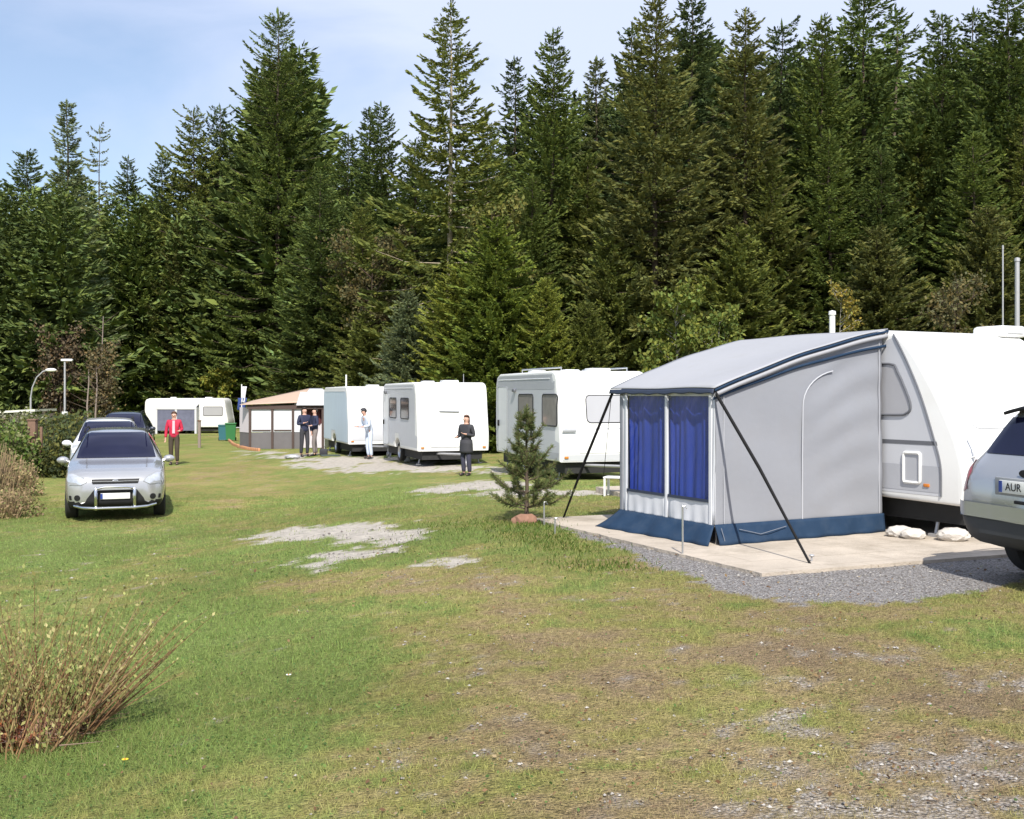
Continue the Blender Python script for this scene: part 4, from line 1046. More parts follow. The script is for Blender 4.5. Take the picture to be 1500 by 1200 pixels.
VAR = {}
SPEC = {
    'broad':  dict(seed=1, Rb=4.9, nb=10, p=.74, base=.05, lump=.3, spray=.18, dens=2.3),
    'dense':  dict(seed=2, Rb=4.3, nb=10, p=.68, base=.05, lump=.35, droop=.9),
    'slim':   dict(seed=3, Rb=3.5, nb=9, p=.76, base=.06, lump=.2),
    'classic': dict(seed=4, Rb=4.6, nb=9, p=.80, base=.06, lump=.2),
    'sparse': dict(seed=5, Rb=5.0, nb=9, p=.80, base=.18, sparse=.14, lump=.3, droop=.9, whorl=.62),
    'open':   dict(seed=6, Rb=3.8, nb=8, p=.72, base=.10, sparse=.28, lump=.5, droop=.6, whorl=.75),
    'tuft':   dict(seed=7, Rb=3.0, nb=6, p=.35, base=.30, sparse=.50, lump=.8, droop=.4, whorl=.85),
    'lumpy':  dict(seed=8, Rb=4.0, nb=9, p=.55, base=.08, sparse=.12, lump=.8, droop=.7, topfat=.2),
    'bushy':  dict(seed=9, Rb=5.6, nb=10, p=.62, base=.01, lump=.4, droop=.5, spray=.42),
    'spire':  dict(seed=10, Rb=2.9, nb=8, p=.9, base=.06, sparse=.10, lump=.3),
}
def make_variant(k):
    kw = dict(SPEC[k]); seed = kw.pop('seed')
    Vv, Ff, cc, limbs, H = conifer(seed, **kw)
    c = np_obj('crown', Vv, Ff, M['leaf'], col=cc)
    pale = k in ('sparse',)
    tr = obj('trunk', trunk_mesh(H, .21, limbs, seed), M['bark_pale'] if pale else M['bark'], angle=60)
    VAR[k] = (c, tr); return VAR[k]
for k in SPEC: make_variant(k)

T_DARK = (.092, .124, .042); T_MID = (.118, .152, .046); T_BROWN = (.132, .140, .056); T_YEL = (.200, .222, .056); T_BLUE = (.165, .195, .120); T_PALE = (.140, .158, .082); T_DEEP = (.070, .096, .042); T_BRIGHT = (.155, .196, .046); T_OLIVE = (.140, .160, .050)
TREES = []
def far_enough(px, d): return d + 36 if 120 < px < 450 and d < 84 else (d + 12 if px < 120 else d)
def tree(px, top, d, kind, tone, label, wf=1.0, group='conifers of the forest edge', name='spruce', rz=None, cat='tree'):
    d = far_enough(px, d); x = at(px, d); z0 = gz(x, d); H = EYE + (HY - top) * d / FPX - z0
    t = thing(name, label, cat, (x, d, z0 - .05), random.random() * 6.28 if rz is None else rz, group)
    s = H / 20.0
    for src in VAR[kind]:
        c = src.copy(); C.objects.link(c); c.parent = t
        c.scale = (s * wf * (20 / max(12, H)) ** .25, s * wf * (20 / max(12, H)) ** .25, s)
        j = .9 + .2 * random.random()
        if src is VAR[kind][0]: c.color = (tone[0] * j * 1.18, tone[1] * j * 1.2, tone[2] * j * 1.08, 1)
    TREES.append(t); return t

SKY = [  # px, top, distance, kind, tone, width factor, label
    (40, 222, 64, 'dense', T_DARK, 1.15, 'dense dark spruce at the left edge of the skyline'),
    (98, 147, 74, 'spire', T_BLUE, 1.35, 'tall bluish spruce with sky showing through its crown, far left'),
    (146, 184, 76, 'tuft', T_PALE, .8, 'thin conifer with a tufted top and bare gaps, beside the tall bluish spruce'),
    (188, 228, 72, 'slim', T_DARK, 1.1, 'low pointed spruce right of the tufted conifer'),
    (-20, 232, 76, 'dense', T_DEEP, 1.1, 'dark spruce cut by the left edge of the picture'),
    (238, 222, 66, 'classic', T_DARK, 1.1, 'dark spruce rising in a step left of the paired rounded crowns'),
    (284, 158, 64, 'lumpy', T_OLIVE, 1.0, 'rounded dark conifer, left one of the pair beside the tallest left spruce'),
    (322, 152, 66, 'lumpy', T_DEEP, .9, 'rounded dark conifer, right one of the pair beside the tallest left spruce'),
    (407, 14, 57, 'broad', T_MID, 1.12, 'tallest and broadest spruce on the left, a full cone standing clear of the rest'),
    (510, 196, 66, 'dense', T_DARK, 1.0, 'dark spruce filling the dip right of the tallest left spruce'),
    (541, 158, 64, 'spire', T_DEEP, 1.2, 'left spire of the twin tipped spruces in the dip of the skyline'),
    (558, 150, 62, 'classic', T_DARK, .95, 'right spire of the twin tipped spruces in the dip of the skyline'),
    (660, 4, 51, 'sparse', T_OLIVE, 1.05, 'tall spruce with upswept branches and a pale bare trunk showing'),
    (608, 205, 60, 'dense', T_DARK, 1.0, 'dark spruce tucked behind the left branches of the pale trunked spruce'),
    (753, 84, 60, 'spire', T_DEEP, 1.1, 'narrow dark spire between the pale trunked spruce and the next tall one'),
    (715, 185, 58, 'dense', T_MID, 1.0, 'green spruce close behind the right branches of the pale trunked spruce'),
    (810, 43, 51, 'classic', T_MID, .95, 'tall even spruce with a sharp tip in the middle of the skyline'),
    (874, 84, 60, 'spire', T_PALE, 1.2, 'pale thin spire left of the big brownish spruce'),
    (926, 34, 58, 'slim', T_DEEP, 1.0, 'narrow dark spruce leaning on the left of the big brownish spruce'),
    (960, -6, 46, 'classic', T_BROWN, 1.1, 'big brownish spruce with layered branches reaching the top edge'),
    (1012, -14, 54, 'slim', T_DEEP, 1.15, 'dark ragged spruce right behind the big brownish spruce'),
    (1092, 14, 47, 'slim', T_BROWN, 1.1, 'slender pale brown tipped spruce right of the first gap of sky'),
    (1145, 30, 53, 'lumpy', T_DEEP, 1.0, 'dark round topped conifer right of the slender brown tipped spruce'),
    (1203, 24, 49, 'classic', T_MID, 1.0, 'green spruce with a rounded tip left of the huge lumpy crown'),
    (1266, -30, 52, 'lumpy', T_DARK, 1.15, 'huge dark lumpy crowned conifer reaching the top edge'),
    (1312, 12, 57, 'open', T_DARK, 1.2, 'open conifer with specks of sky through its branches'),
    (1380, 22, 48, 'dense', T_DARK, .95, 'dark spruce with a neat pointed tip right of the open conifer'),
    (1426, 12, 53, 'slim', T_DEEP, 1.1, 'dark narrow spruce between two broader ones at the far right'),
    (1476, -24, 47, 'dense', T_DARK, 1.1, 'broad dark spruce reaching the top edge at the far right'),
    (1530, -10, 50, 'classic', T_DARK, 1.1, 'spruce cut by the right edge of the picture'),
    # lower crowns in front of these
    (70, 335, 62, 'dense', T_MID, 1.2, 'lower green spruce in front of the dense spruces at the far left'),
    (150, 318, 66, 'classic', T_OLIVE, 1.1, 'lower olive spruce below the tufted conifer'),
    (205, 300, 60, 'dense', T_MID, 1.1, 'lower spruce with hanging branches, in front of the stepped dark spruce'),
    (262, 330, 60, 'dense', T_BROWN, 1.0, 'lower brownish spruce below the paired rounded crowns'),
    (330, 285, 60, 'classic', T_MID, 1.1, 'green spruce at the left foot of the tallest left spruce'),
    (470, 250, 56, 'classic', T_DARK, 1.1, 'dark spruce overlapping the right flank of the tallest left spruce'),
    (530, 300, 55, 'dense', T_OLIVE, 1.1, 'olive spruce below the twin tipped spruces'),
    (860, 225, 50, 'classic', T_OLIVE, 1.0, 'olive spruce between the sharp tipped spruce and the big brownish one'),
    (780, 255, 48, 'dense', T_MID, .9, 'spruce below the sharp tipped tall spruce, left of it'),
    (895, 330, 45, 'bushy', T_OLIVE, .8, 'bushy olive spruce in front of the big brownish spruce'),
    (1045, 190, 50, 'classic', T_BROWN, 1.0, 'brownish green spruce under the first gap of sky'),
    (1130, 230, 46, 'classic', T_OLIVE, 1.0, 'olive spruce with layered branches below the round topped conifer'),
    (1215, 190, 46, 'classic', T_MID, 1.05, 'mid green layered spruce below the huge lumpy crown'),
    (1290, 215, 46, 'dense', T_DARK, 1.0, 'dark layered spruce under the specks of sky'),
    (1345, 165, 48, 'classic', T_OLIVE, 1.0, 'olive spruce in front of the neat pointed one at the right'),
    (1425, 190, 44, 'classic', T_MID, 1.1, 'green spruce with drooping tips at the right, above the white caravan'),
    (1500, 170, 45, 'classic', T_OLIVE, 1.1, 'olive spruce at the right edge above the grey mast'),
    (1080, 330, 44, 'bushy', T_OLIVE, 1.0, 'broad olive spruce behind the light green birch'),
    (1285, 330, 43, 'bushy', T_BROWN, 1.0, 'broad brownish spruce rising behind the near caravan roof'),
    (1445, 300, 42, 'bushy', T_BROWN, .9, 'brownish spruce low beside the tall grey mast'),
    # young trees behind the caravans
    (728, 318, 42, 'bushy', T_BRIGHT, 1.0, 'bright green young spruce, full to the ground, behind the woman in dark clothes'),
    (668, 385, 43, 'bushy', T_YEL, .95, 'yellow green young conifer left of the bright green young spruce'),
    (598, 425, 44, 'bushy', T_BLUE, .9, 'blue green young spruce behind the pale windowed caravan'),
    (800, 405, 41, 'bushy', T_YEL, .8, 'small bright young spruce right of the full bright green one'),
    (858, 440, 41, 'bushy', T_OLIVE, .95, 'low olive young spruce behind the half hidden caravan'),
    (535, 455, 50, 'bushy', T_OLIVE, 1.0, 'low young spruce behind the pale blue sheeted caravan'),
    (450, 430, 57, 'bushy', T_OLIVE, 1.0, 'young green spruce behind the beige roofed awning'),
    (360, 420, 60, 'bushy', T_MID, .8, 'young green spruce behind the gap between the far caravan and the beige awning'),
    (265, 440, 64, 'bushy', T_MID, .85, 'young green spruce left of the far caravan'),
    (200, 480, 66, 'bushy', T_MID, .8, 'small green spruce just left of the far caravan, behind the tall bare trunks'),
    (20, 490, 62, 'bushy', T_BLUE, .8, 'small bluish spruce at the left edge behind the street lamps'),
]
for px, top, d, kind, tone, wf, lab in SKY: tree(px, top, d, kind, tone, lab, wf)

# the mass of the forest behind, which nobody could count
def forest_mass():
    r = np.random.default_rng(5); Vs = []; Fs = []; Cs = []; o = 0
    keys = ['dense', 'classic', 'slim', 'broad']
    base = {k: conifer(50 + i, dens=.42, spray=.62, whorl=.8, **{q: w for q, w in SPEC[k].items() if q not in ('seed', 'sparse', 'whorl', 'spray', 'dens')})[:3] for i, k in enumerate(keys)}
    sk = sorted([(s[0], s[1]) for s in SKY[:30]])
    xs = [s[0] for s in sk]; ys = [s[1] for s in sk]
    for d in (62, 72, 84):
        for px in np.arange(-260, 1800, 46 * 62 / d):
            p = px + r.normal() * 14; k = keys[r.integers(4)]
            near = [t for a, t in sk if abs(a - p) < 60] or [np.interp(p, xs, ys)]
            top = max(near) + 45 + 60 * r.random()
            d_ = d + 34 if 100 < p < 470 else d
            x = at(p, d_); z0 = gz(x, d_); H = EYE + (HY - top) * d_ / FPX - z0
            v, f, c = base[k]; a = r.random() * 6.28; s = H / 20
            q = v.copy(); q[:, 0] = s * 1.15 * (v[:, 0] * math.cos(a) - v[:, 1] * math.sin(a)) + x; q[:, 1] = s * 1.15 * (v[:, 0] * math.sin(a) + v[:, 1] * math.cos(a)) + d_; q[:, 2] = v[:, 2] * s + z0
            Vs.append(q); Fs.append(f + o); o += len(q); Cs.append(c * (np.array(T_DARK) * 1.2 * (.8 + .5 * r.random())))
    t = np_obj('forest', np.vstack(Vs), np.vstack(Fs), attr_plain, col=np.vstack(Cs))
    tag(t, 'dark unbroken spruce forest behind the trees of the edge', 'forest', kind='stuff')
attr_plain = attr_mat('distant_needles', .85, .15)
forest_mass()

# ------------------------------------------------------------------ broadleaved trees, saplings, bare shrubs
def broadleaf(name, label, px, top, d, w, tone, nleaf=5000, leaf=.16, bark='bark_birch', group=None, trunk_r=.07, lean=0, base=.25, bare=False, seed=1, stems=1, cat='tree'):
    x = at(px, d); z0 = gz(x, d); H = EYE + (HY - top) * d / FPX - z0
    t = thing(name, label, cat, (x, d, z0 - .04), 0, group)
    r = np.random.default_rng(seed); rr = random.Random(seed)
    mb = MB(); tips = []
    for sidx in range(stems):
        ox = (rr.random() - .5) * w * .5 * (stems > 1); oy = (rr.random() - .5) * w * .3 * (stems > 1)
        hs = H * (.75 + .25 * rr.random()) if stems > 1 else H
        n = 8; pts = [(ox * (.3 + .7 * k / n) + lean * k / n + .05 * hs * .1 * math.sin(k + seed + sidx), oy + .05 * math.cos(k * 1.3 + seed), hs * .96 * k / n) for k in range(n + 1)]
        mb.tube(pts, [trunk_r * (1 - .9 * k / n) for k in range(n + 1)], 7)
        nl = 26 if stems == 1 else 9
        for k in range(nl):
            h = base + (1 - base) * (k + rr.random()) / nl
            a = rr.random() * 2 * PI; ln = w * (.35 + .65 * rr.random()) * math.sin(PI * min(.95, .25 + .7 * (1 - h))) * (.5 if stems > 1 else 1)
            i = min(n - 1, int(h * n)); p0 = Vector(pts[i]).lerp(Vector(pts[i + 1]), h * n - i)
            p2 = p0 + Vector((math.cos(a) * ln, math.sin(a) * ln, ln * (.55 + .5 * rr.random()))); p1 = p0.lerp(p2, .5) + Vector((0, 0, -.08 * ln))
            p2.z = min(p2.z, hs)
            mb.tube([p0, p1, p2], [trunk_r * .35, trunk_r * .22, .006], 5, caps=False); tips.append((p0, p1, p2))
            for _ in range(3 if not bare else 7):
                b = p1.lerp(p2, rr.random()); e = b + Vector((rr.gauss(0, .22), rr.gauss(0, .22), abs(rr.gauss(.25, .2)))) * ln * .8
                mb.tube([b, e], [.012, .004], 4, caps=False); tips.append((b, b.lerp(e, .5), e))
    obj('trunk', mb, M[bark], t, angle=60)
    per = max(3, nleaf // len(tips)); P = []
    for (p0, p1, p2) in tips:
        q = r.random(per) ** .6
        a = np.array(p0)[None] * (1 - q[:, None]) + np.array(p2)[None] * q[:, None]
        P.append(a + r.normal(size=(per, 3)) * np.array([.16, .16, .13]) * w * .5)
    P = np.vstack(P); n = len(P)
    D = r.normal(size=(n, 3)) + np.array([0, 0, -.3]); sc = leaf * (.6 + .8 * r.random(n))
    Vv, Ff = rhombs(P, D, sc, sc * .32, r)
    k = .7 + .6 * r.random((n, 1)); hue = r.random((n, 1))
    col = np.array(tone)[None] * k * np.concatenate([.85 + .4 * hue, np.ones_like(hue), 1 - .3 * hue], 1)
    c = np_obj('crown', Vv, Ff, M['leaf_soft'], t, col=np.repeat(col, 4, 0)); c.color = (1, 1, 1, 1)
    return t
broadleaf('birch', 'light green young birch in fresh leaf behind the awning roof', 990, 432, 38, 1.5, (.165, .205, .050), 7500, .15, seed=3)
broadleaf('birch', 'low light green bush to the right of the fresh leafed birch', 1052, 448, 39, 1.9, (.155, .195, .048), 7000, .15, seed=4, stems=4, trunk_r=.03, cat='bush')
broadleaf('sapling', 'yellowish thin sapling beside the white chimney post above the awning', 1232, 415, 36, .8, (.24, .21, .05), 1800, .11, seed=5, bark='bark_birch', trunk_r=.035)
broadleaf('broadleaf_tree', 'reddish budding tree among the spruces below the twin tips', 545, 352, 53, 2.6, (.125, .115, .055), 9000, .16, bark='bark_dark', seed=6, trunk_r=.12)
broadleaf('broadleaf_tree', 'yellowing small tree just above the bright green young spruce', 722, 296, 47, 1.7, (.15, .165, .05), 4000, .18, bark='bark_dark', seed=16, trunk_r=.10)
broadleaf('broadleaf_tree', 'yellow green small tree behind the far caravan', 318, 545, 88, 1.3, (.26, .28, .06), 3200, .26, bark='bark_dark', seed=7, trunk_r=.08)
broadleaf('bare_bush', 'large bare reddish brown bush behind the two street lamps', 92, 478, 60, 2.7, (.15, .115, .08), 4200, .16, bark='bark_dark', seed=8, stems=11, trunk_r=.06, bare=True, base=.1, cat='bush')
broadleaf('bare_bush', 'bare brownish thicket right of the two street lamps', 152, 500, 60, 2.2, (.17, .145, .085), 3000, .16, bark='bark_dark', seed=9, stems=8, trunk_r=.05, bare=True, base=.1, cat='bush')
broadleaf('broadleaf_tree', 'dull brown bare tree low behind the near caravan, left of the thin pole', 1400, 415, 37, 1.5, (.13, .12, .06), 2600, .13, bark='bark_dark', seed=12, trunk_r=.05, bare=True)
for i, (px, top, d, lab) in enumerate([(150, 462, 61, 'tallest pale bare trunk left of the far caravan'), (129, 540, 58, 'short pale bare trunk, leftmost of the three by the far caravan'), (141, 535, 59, 'short pale bare trunk in the middle of the three by the far caravan')]):
    x = at(px, d); z0 = gz(x, d); H = EYE + (HY - top) * d / FPX - z0
    t = thing('dead_tree', lab, 'tree', (x, d, z0 - .05), 0, 'bare pale trunks')
    mb = MB(); mb.tube([(0.05 * math.sin(k * 1.3 + i), 0, H * k / 6) for k in range(7)], [.075 - .009 * k for k in range(7)], 8)
    obj('trunk', mb, M['wood_grey'], t, angle=60)
    mb = MB()
    rr = random.Random(i)
    for k in range(16):
        z = H * (.45 + .53 * rr.random()); a = rr.random() * 6.28; ln = .4 + .7 * rr.random()
        mb.tube([(0, 0, z), (math.cos(a) * ln, math.sin(a) * ln, z + ln * (.2 + .6 * rr.random()))], [.018, .005], 4, caps=False)
    obj('twigs', mb, M['bark'], t)

# clipped hedge on the left and the scrub in front of it
def leaf_mass(name, label, pts, tone, nleaf, leaf, cat='hedge', seed=1, stems=60, kind=None, group=None, stemcol='bark_dark', soft=True):
    """pts: list of (x, y, rx, ry, height) mounds"""
    cx_ = np.mean([p[0] for p in pts]); cy_ = np.mean([p[1] for p in pts]); z0 = gz(cx_, cy_)
    t = thing(name, label, cat, (cx_, cy_, z0), 0, group); r = np.random.default_rng(seed)
    P = []; Cc = []
    for (x, y, rx, ry, h) in pts:
        mb = MB()
        n = int(nleaf / len(pts)); u = r.normal(size=(n, 3)); u /= np.linalg.norm(u, axis=1, keepdims=True)
        rad = r.random(n) ** .3 * (.8 + .45 * fbm(u[:, 0] * 2.2 + x, u[:, 2] * 2.2 + y, seed, 3))
        q = np.stack([x - cx_ + u[:, 0] * rad * rx, y - cy_ + u[:, 1] * rad * ry, np.abs(u[:, 2]) * rad * h * .95 + .05], -1)
        q[:, 2] = np.where(r.random(n) < .35, q[:, 2] * r.random(n), q[:, 2]) + gz(x, y) - z0
        P.append(q)
        for k in range(stems // len(pts)):
            a = r.random() * 6.28; e = r.random() ** .5
            mb.tube([(x - cx_ + .3 * e * math.cos(a) * rx, y - cy_ + .3 * e * math.sin(a) * ry, -.05 + gz(x, y) - z0), (x - cx_ + .7 * e * math.cos(a) * rx, y - cy_ + .7 * e * math.sin(a) * ry, h * (.5 + .5 * r.random()) + gz(x, y) - z0)], [.014, .005], 4, caps=False)
        obj('stems', mb, M[stemcol], t, smooth_=False)
    P = np.vstack(P); n = len(P); D = r.normal(size=(n, 3)); sc = leaf * (.6 + .8 * r.random(n))
    Vv, Ff = rhombs(P, D, sc, sc * .33, r)
    tn = np.array(tone); pick = r.integers(0, len(tn), n) if tn.ndim > 1 else None
    base = tn[pick] if tn.ndim > 1 else np.tile(tn, (n, 1))
    cl = fbm(P[:, 0] * 1.3 + 9, P[:, 2] * 1.8 + P[:, 1], seed + 3, 3)[:, None]
    col = base * (.7 + .6 * r.random((n, 1))) * (.6 + .8 * cl)
    c = np_obj('foliage', Vv, Ff, M['leaf_soft'] if soft else M['leaf'], t, col=np.repeat(col, 4, 0)); c.color = (1, 1, 1, 1)
    return t
hx = lambda px, d: at(px, d)
leaf_mass('hedge', 'dark green and olive hedge behind the silver SUV on the left', [(hx(118, 31), 31, 1.2, 1.0, 1.45), (hx(95, 33), 33, 1.3, 1.1, 1.7), (hx(75, 35.5), 35.5, 1.4, 1.2, 1.75), (hx(128, 36.5), 36.5, 1.3, 1.2, 1.7), (hx(105, 39), 39, 1.4, 1.3, 1.75)],
          [(.085, .105, .034), (.14, .14, .034), (.055, .075, .032)], 17000, .12, seed=21)
leaf_mass('hedge', 'bright green shrub behind the brown post at the left edge', [(hx(22, 31), 31, 1.0, .8, 1.5), (hx(-10, 30), 30, 1.2, 1.0, 1.5)], [(.10, .17, .03), (.15, .19, .04), (.20, .21, .09)], 9000, .11, seed=22, cat='bush')
leaf_mass('scrub', 'dry brown scrub with bare twigs at the left edge, in front of the brown post', [(hx(8, 23.5), 23.5, .55, .6, 1.15), (hx(34, 25), 25, .45, .6, .8), (hx(-30, 22), 22, .9, .8, 1.4), (hx(10, 20.8), 20.8, .7, .5, .55)],
          [(.36, .28, .14), (.27, .22, .10), (.20, .22, .08), (.36, .25, .15)], 4200, .06, seed=23, cat='bush', stems=380, stemcol='twig_tan')
leaf_mass('shrub', 'low whitish flowering shrub top at the far left edge', [(hx(-8, 40), 40, 2.0, 1.0, 1.7), (hx(40, 44), 44, 1.6, 1.0, 1.6)], [(.10, .12, .04), (.30, .30, .20), (.12, .13, .04)], 9000, .13, seed=25, cat='bush')

# ------------------------------------------------------------------ pruned willow shrub in the left foreground
def pruned_shrub():
    bx, by = G(62, 1085); z0 = gz(bx, by)
    t = thing('pruned_shrub', 'cut back shrub with a fan of thin brown shoots around a stump, left foreground', 'shrub', (bx, by, z0))
    r = random.Random(31); V = []; Fc = []; Cc = []
    def stem(p, d, ln, r0, col, n=8, bend=.24):
        d = d.normalized(); side = d.cross(Vector((0, 0, 1))).normalized(); up = side.cross(d)
        b = Vector((r.gauss(0, bend), r.gauss(0, bend), r.gauss(0, bend * .4) + .03))
        prev = None; o = len(V)
        for k in range(n):
            u = k / (n - 1); q = p + d * ln * u + b * ln * u * u; rad = r0 * (1 - .78 * u)
            for j in range(4):
                a = PI / 2 * j + .4
                V.append(q + side * math.cos(a) * rad + up * math.sin(a) * rad); Cc.append(col)
            if k:
                for j in range(4):
                    Fc.append((o + (k - 1) * 4 + j, o + (k - 1) * 4 + (j + 1) % 4, o + k * 4 + (j + 1) % 4, o + k * 4 + j))
        return [p + d * ln * u + b * ln * u * u for u in (.2, .32, .42, .52, .62, .72, .8, .88, .95, 1)]
    buds = []
    for i in range(400):
        x = r.uniform(-.55, .24); y = r.gauss(0, .18)
        base = Vector((x, y, -.02))
        lean = (x + .22) * .85
        d = Vector((lean + r.gauss(0, .26), r.gauss(0, .24), 1))
        ln = r.uniform(.36, .86) * (1.15 if r.random() < .2 else 1)
        c = r.choice([(.22, .12, .06), (.25, .16, .075), (.28, .22, .10), (.17, .085, .05), (.26, .24, .09), (.20, .10, .055)])
        k = r.uniform(.75, 1.25)
        pts = stem(base, d, ln, r.uniform(.0024, .0055), tuple(q * k for q in c)); buds += [(p, c) for p in pts]
    for i in range(34):        # the stout bundle leaning right
        x = r.uniform(.06, .24); base = Vector((x, r.gauss(-.02, .10), -.02))
        d = Vector((.66 + r.gauss(0, .17), r.gauss(.02, .14), .80 + r.gauss(0, .12)))
        k = r.uniform(.8, 1.3); c = r.choice([(.20, .11, .055), (.27, .17, .09), (.16, .085, .05), (.34, .25, .15)])
        pts = stem(base, d, r.uniform(.5, .98), r.uniform(.005, .0085), tuple(q * k for q in c), bend=.10); buds += [(p, c) for p in pts[2:]]
    for i in range(200):        # tangle of short dead twigs at the base
        base = Vector((r.uniform(-.5, .26), r.gauss(-.03, .14), r.uniform(0, .12)))
        d = Vector((r.gauss(0, 1), r.gauss(0, .6), abs(r.gauss(.2, .3))))
        c = r.choice([(.20, .10, .07), (.12, .07, .06), (.26, .18, .14)])
        stem(base, d, r.uniform(.1, .28), r.uniform(.002, .005), c, 4)
    np_obj('stems', np.array([tuple(v) for v in V]), np.array(Fc), M['stem'], t, col=np.array(Cc))
    n = len(buds); q = np.random.default_rng(8)
    P = np.array([tuple(b[0]) for b in buds]); keep = q.random(n) < 1.1; P = P[keep]; n = len(P)
    D = q.normal(size=(n, 3)) * .6 + np.array([0, 0, 1.0]); sc = .016 + .024 * q.random(n)
    Vv, Ff = rhombs(P, D, sc, sc * .3, q)
    cc = np.array([(.36, .38, .13), (.30, .29, .10), (.42, .38, .17), (.26, .24, .08)])[q.integers(0, 4, n)] * (.7 + .6 * q.random((n, 1)))
    np_obj('buds', Vv, Ff, M['leaf_soft'], t, col=np.repeat(cc, 4, 0)).color = (1, 1, 1, 1)
    # dead leaves caught in the base
    n = 700; P = np.stack([q.normal(-.22, .17, n), q.normal(-.13, .08, n), .01 + .11 * q.random(n) ** 2], -1)
    Vv, Ff = rhombs(P, q.normal(size=(n, 3)), .03 + .03 * q.random(n), .012 + .01 * q.random(n), q)
    cc = np.array([(.40, .13, .05), (.30, .10, .06), (.42, .22, .10), (.22, .09, .06)])[q.integers(0, 4, n)] * (.7 + .6 * q.random((n, 1)))
    np_obj('dead_leaves', Vv, Ff, M['leaf_soft'], t, col=np.repeat(cc, 4, 0)).color = (1, 1, 1, 1)
    rs = random.Random(3)
    obj('stump', MB().ball((.03, -.06, .07), (.075, .07, .085), seg=20, jit=.22, rnd=rs).ball((-.06, -.02, .045), (.09, .08, .07), seg=20, jit=.25, rnd=rs), M['stone_red'], t, angle=25)
    sx, sy = G(64, 1058)
    s = obj('stone', MB().ball((0, 0, 0), (.055, .05, .06), seg=20, jit=.2, rnd=rs), M['stone'], angle=25); s.location = (sx, sy - .06, gz(sx, sy) + .05)
    tag(s, 'pale stone lying in the base of the pruned shrub', 'stone')
pruned_shrub()

# ------------------------------------------------------------------ little pine beside the awning
def little_pine():
    x, y = G(771, 764); z0 = gz(x, y)
    t = thing('pine_sapling', 'young pine with sparse upswept branches standing left of the grey awning', 'tree', (x, y, z0))
    r = random.Random(12); q = np.random.default_rng(12)
    H = 1.62; mb = MB(); axes = []
    mb.tube([(0, 0, -.03), (.01, 0, .5), (0, .01, 1.0), (.0, 0, H - .12)], [.032, .026, .017, .007], 8)
    axes.append((Vector((0, 0, .75)), Vector((0, 0, 1.1)), Vector((0, 0, H))))
    for zc, n, ln, up in ((.20, 6, .66, .50), (.38, 6, .60, .65), (.58, 5, .48, .85), (.78, 6, .33, .9), (.96, 5, .27, 1.1), (1.12, 5, .22, 1.35), (1.28, 5, .15, 1.6), (1.42, 4, .10, 1.8)):
        a0 = r.random() * 6.28
        for k in range(n):
            a = a0 + 6.28 * k / n + r.gauss(0, .2); l = ln * r.uniform(.75, 1.12); c, s = math.cos(a), math.sin(a)
            p0 = Vector((0, 0, zc + r.gauss(0, .02))); p1 = p0 + Vector((c * l * .55, s * l * .55, l * up * .22)); p2 = p0 + Vector((c * l, s * l, l * up * .75))
            mb.tube([p0, p1, p2], [.012, .008, .004], 5, caps=False); axes.append((p0.lerp(p1, .35), p1, p2))
            for _ in range(2):
                b = p0.lerp(p1, r.uniform(.5, 1)); e = b + Vector((c * .6 + r.gauss(0, .5), s * .6 + r.gauss(0, .5), r.uniform(.3, .9))).normalized() * l * .42
                mb.tube([b, e], [.006, .003], 4, caps=False); axes.append((b, b.lerp(e, .5), e))
    obj('trunk', mb, M['bark'], t, angle=60)
    P = []; D = []
    for a, b, c in axes:
        ll = (b - a).length + (c - b).length; n = int(340 * ll + 34)
        for u in q.random(n) ** .8:
            p = a.lerp(b, u * 2) if u < .5 else b.lerp(c, u * 2 - 1); d = ((b - a) if u < .5 else (c - b)).normalized()
            P.append(tuple(p)); w = Vector(tuple(q.normal(size=3))); D.append(tuple(d * .8 + w.normalized() * .75))
    P = np.array(P); D = np.array(D); n = len(P)
    L = .05 + .045 * q.random(n)
    Vv, Ff = rhombs(P, D, L, np.full(n, .0042), q)
    col = np.array([(.12, .165, .055), (.165, .19, .06), (.095, .13, .05), (.165, .15, .06)])[q.integers(0, 4, n)] * (.75 + .5 * q.random((n, 1)))
    np_obj('needles', Vv, Ff, M['leaf'], t, col=np.repeat(col, 4, 0)).color = (1, 1, 1, 1)
    s = obj('stone', MB().ball((0, 0, .04), (.15, .12, .10), jit=.3, rnd=r).ball((-.11, .03, .02), (.09, .08, .07), jit=.3, rnd=r), M['stone_red'], angle=25)
    sx, sy = G(770, 766); s.location = (sx, sy - .05, gz(sx, sy)); tag(s, 'reddish boulder at the foot of the young pine', 'stone')
little_pine()
for k in VAR:
    for o in VAR[k]: bpy.data.objects.remove(o)

# taller weeds along the left edge of the pad and by the right car
def weeds(label, spots, n, h, seed):
    r = np.random.default_rng(seed); P = []
    for (px, py, rx, ry) in spots:
        x, y = G(px, py); P.append(np.stack([x + r.normal(size=n) * rx, y + r.normal(size=n) * ry], -1))
    P = np.vstack(P); m = len(P); z = ground_z(P[:, 0], P[:, 1]); hh = h * (.4 + .8 * r.random(m))
    P3 = np.stack([P[:, 0], P[:, 1], z], -1)
    Vv, Ff = rhombs(P3, np.stack([r.normal(size=m) * .45, r.normal(size=m) * .45, np.ones(m)], -1), hh, .004 + .004 * r.random(m), r)
    col = np.array([(.10, .16, .028), (.15, .18, .04), (.075, .125, .022)])[r.integers(0, 3, m)] * (.75 + .5 * r.random((m, 1)))
    o = np_obj('weeds', Vv, Ff, M['grass'], col=np.repeat(col, 4, 0)); tag(o, label, 'weeds', kind='stuff')
weeds('tufts of longer grass along the left edge of the paved pad', [(760, 785, .35, .5), (800, 790, .25, .4), (840, 805, .3, .3), (700, 770, .4, .5), (780, 770, .25, .3), (880, 830, .3, .25)], 420, .06, 3)
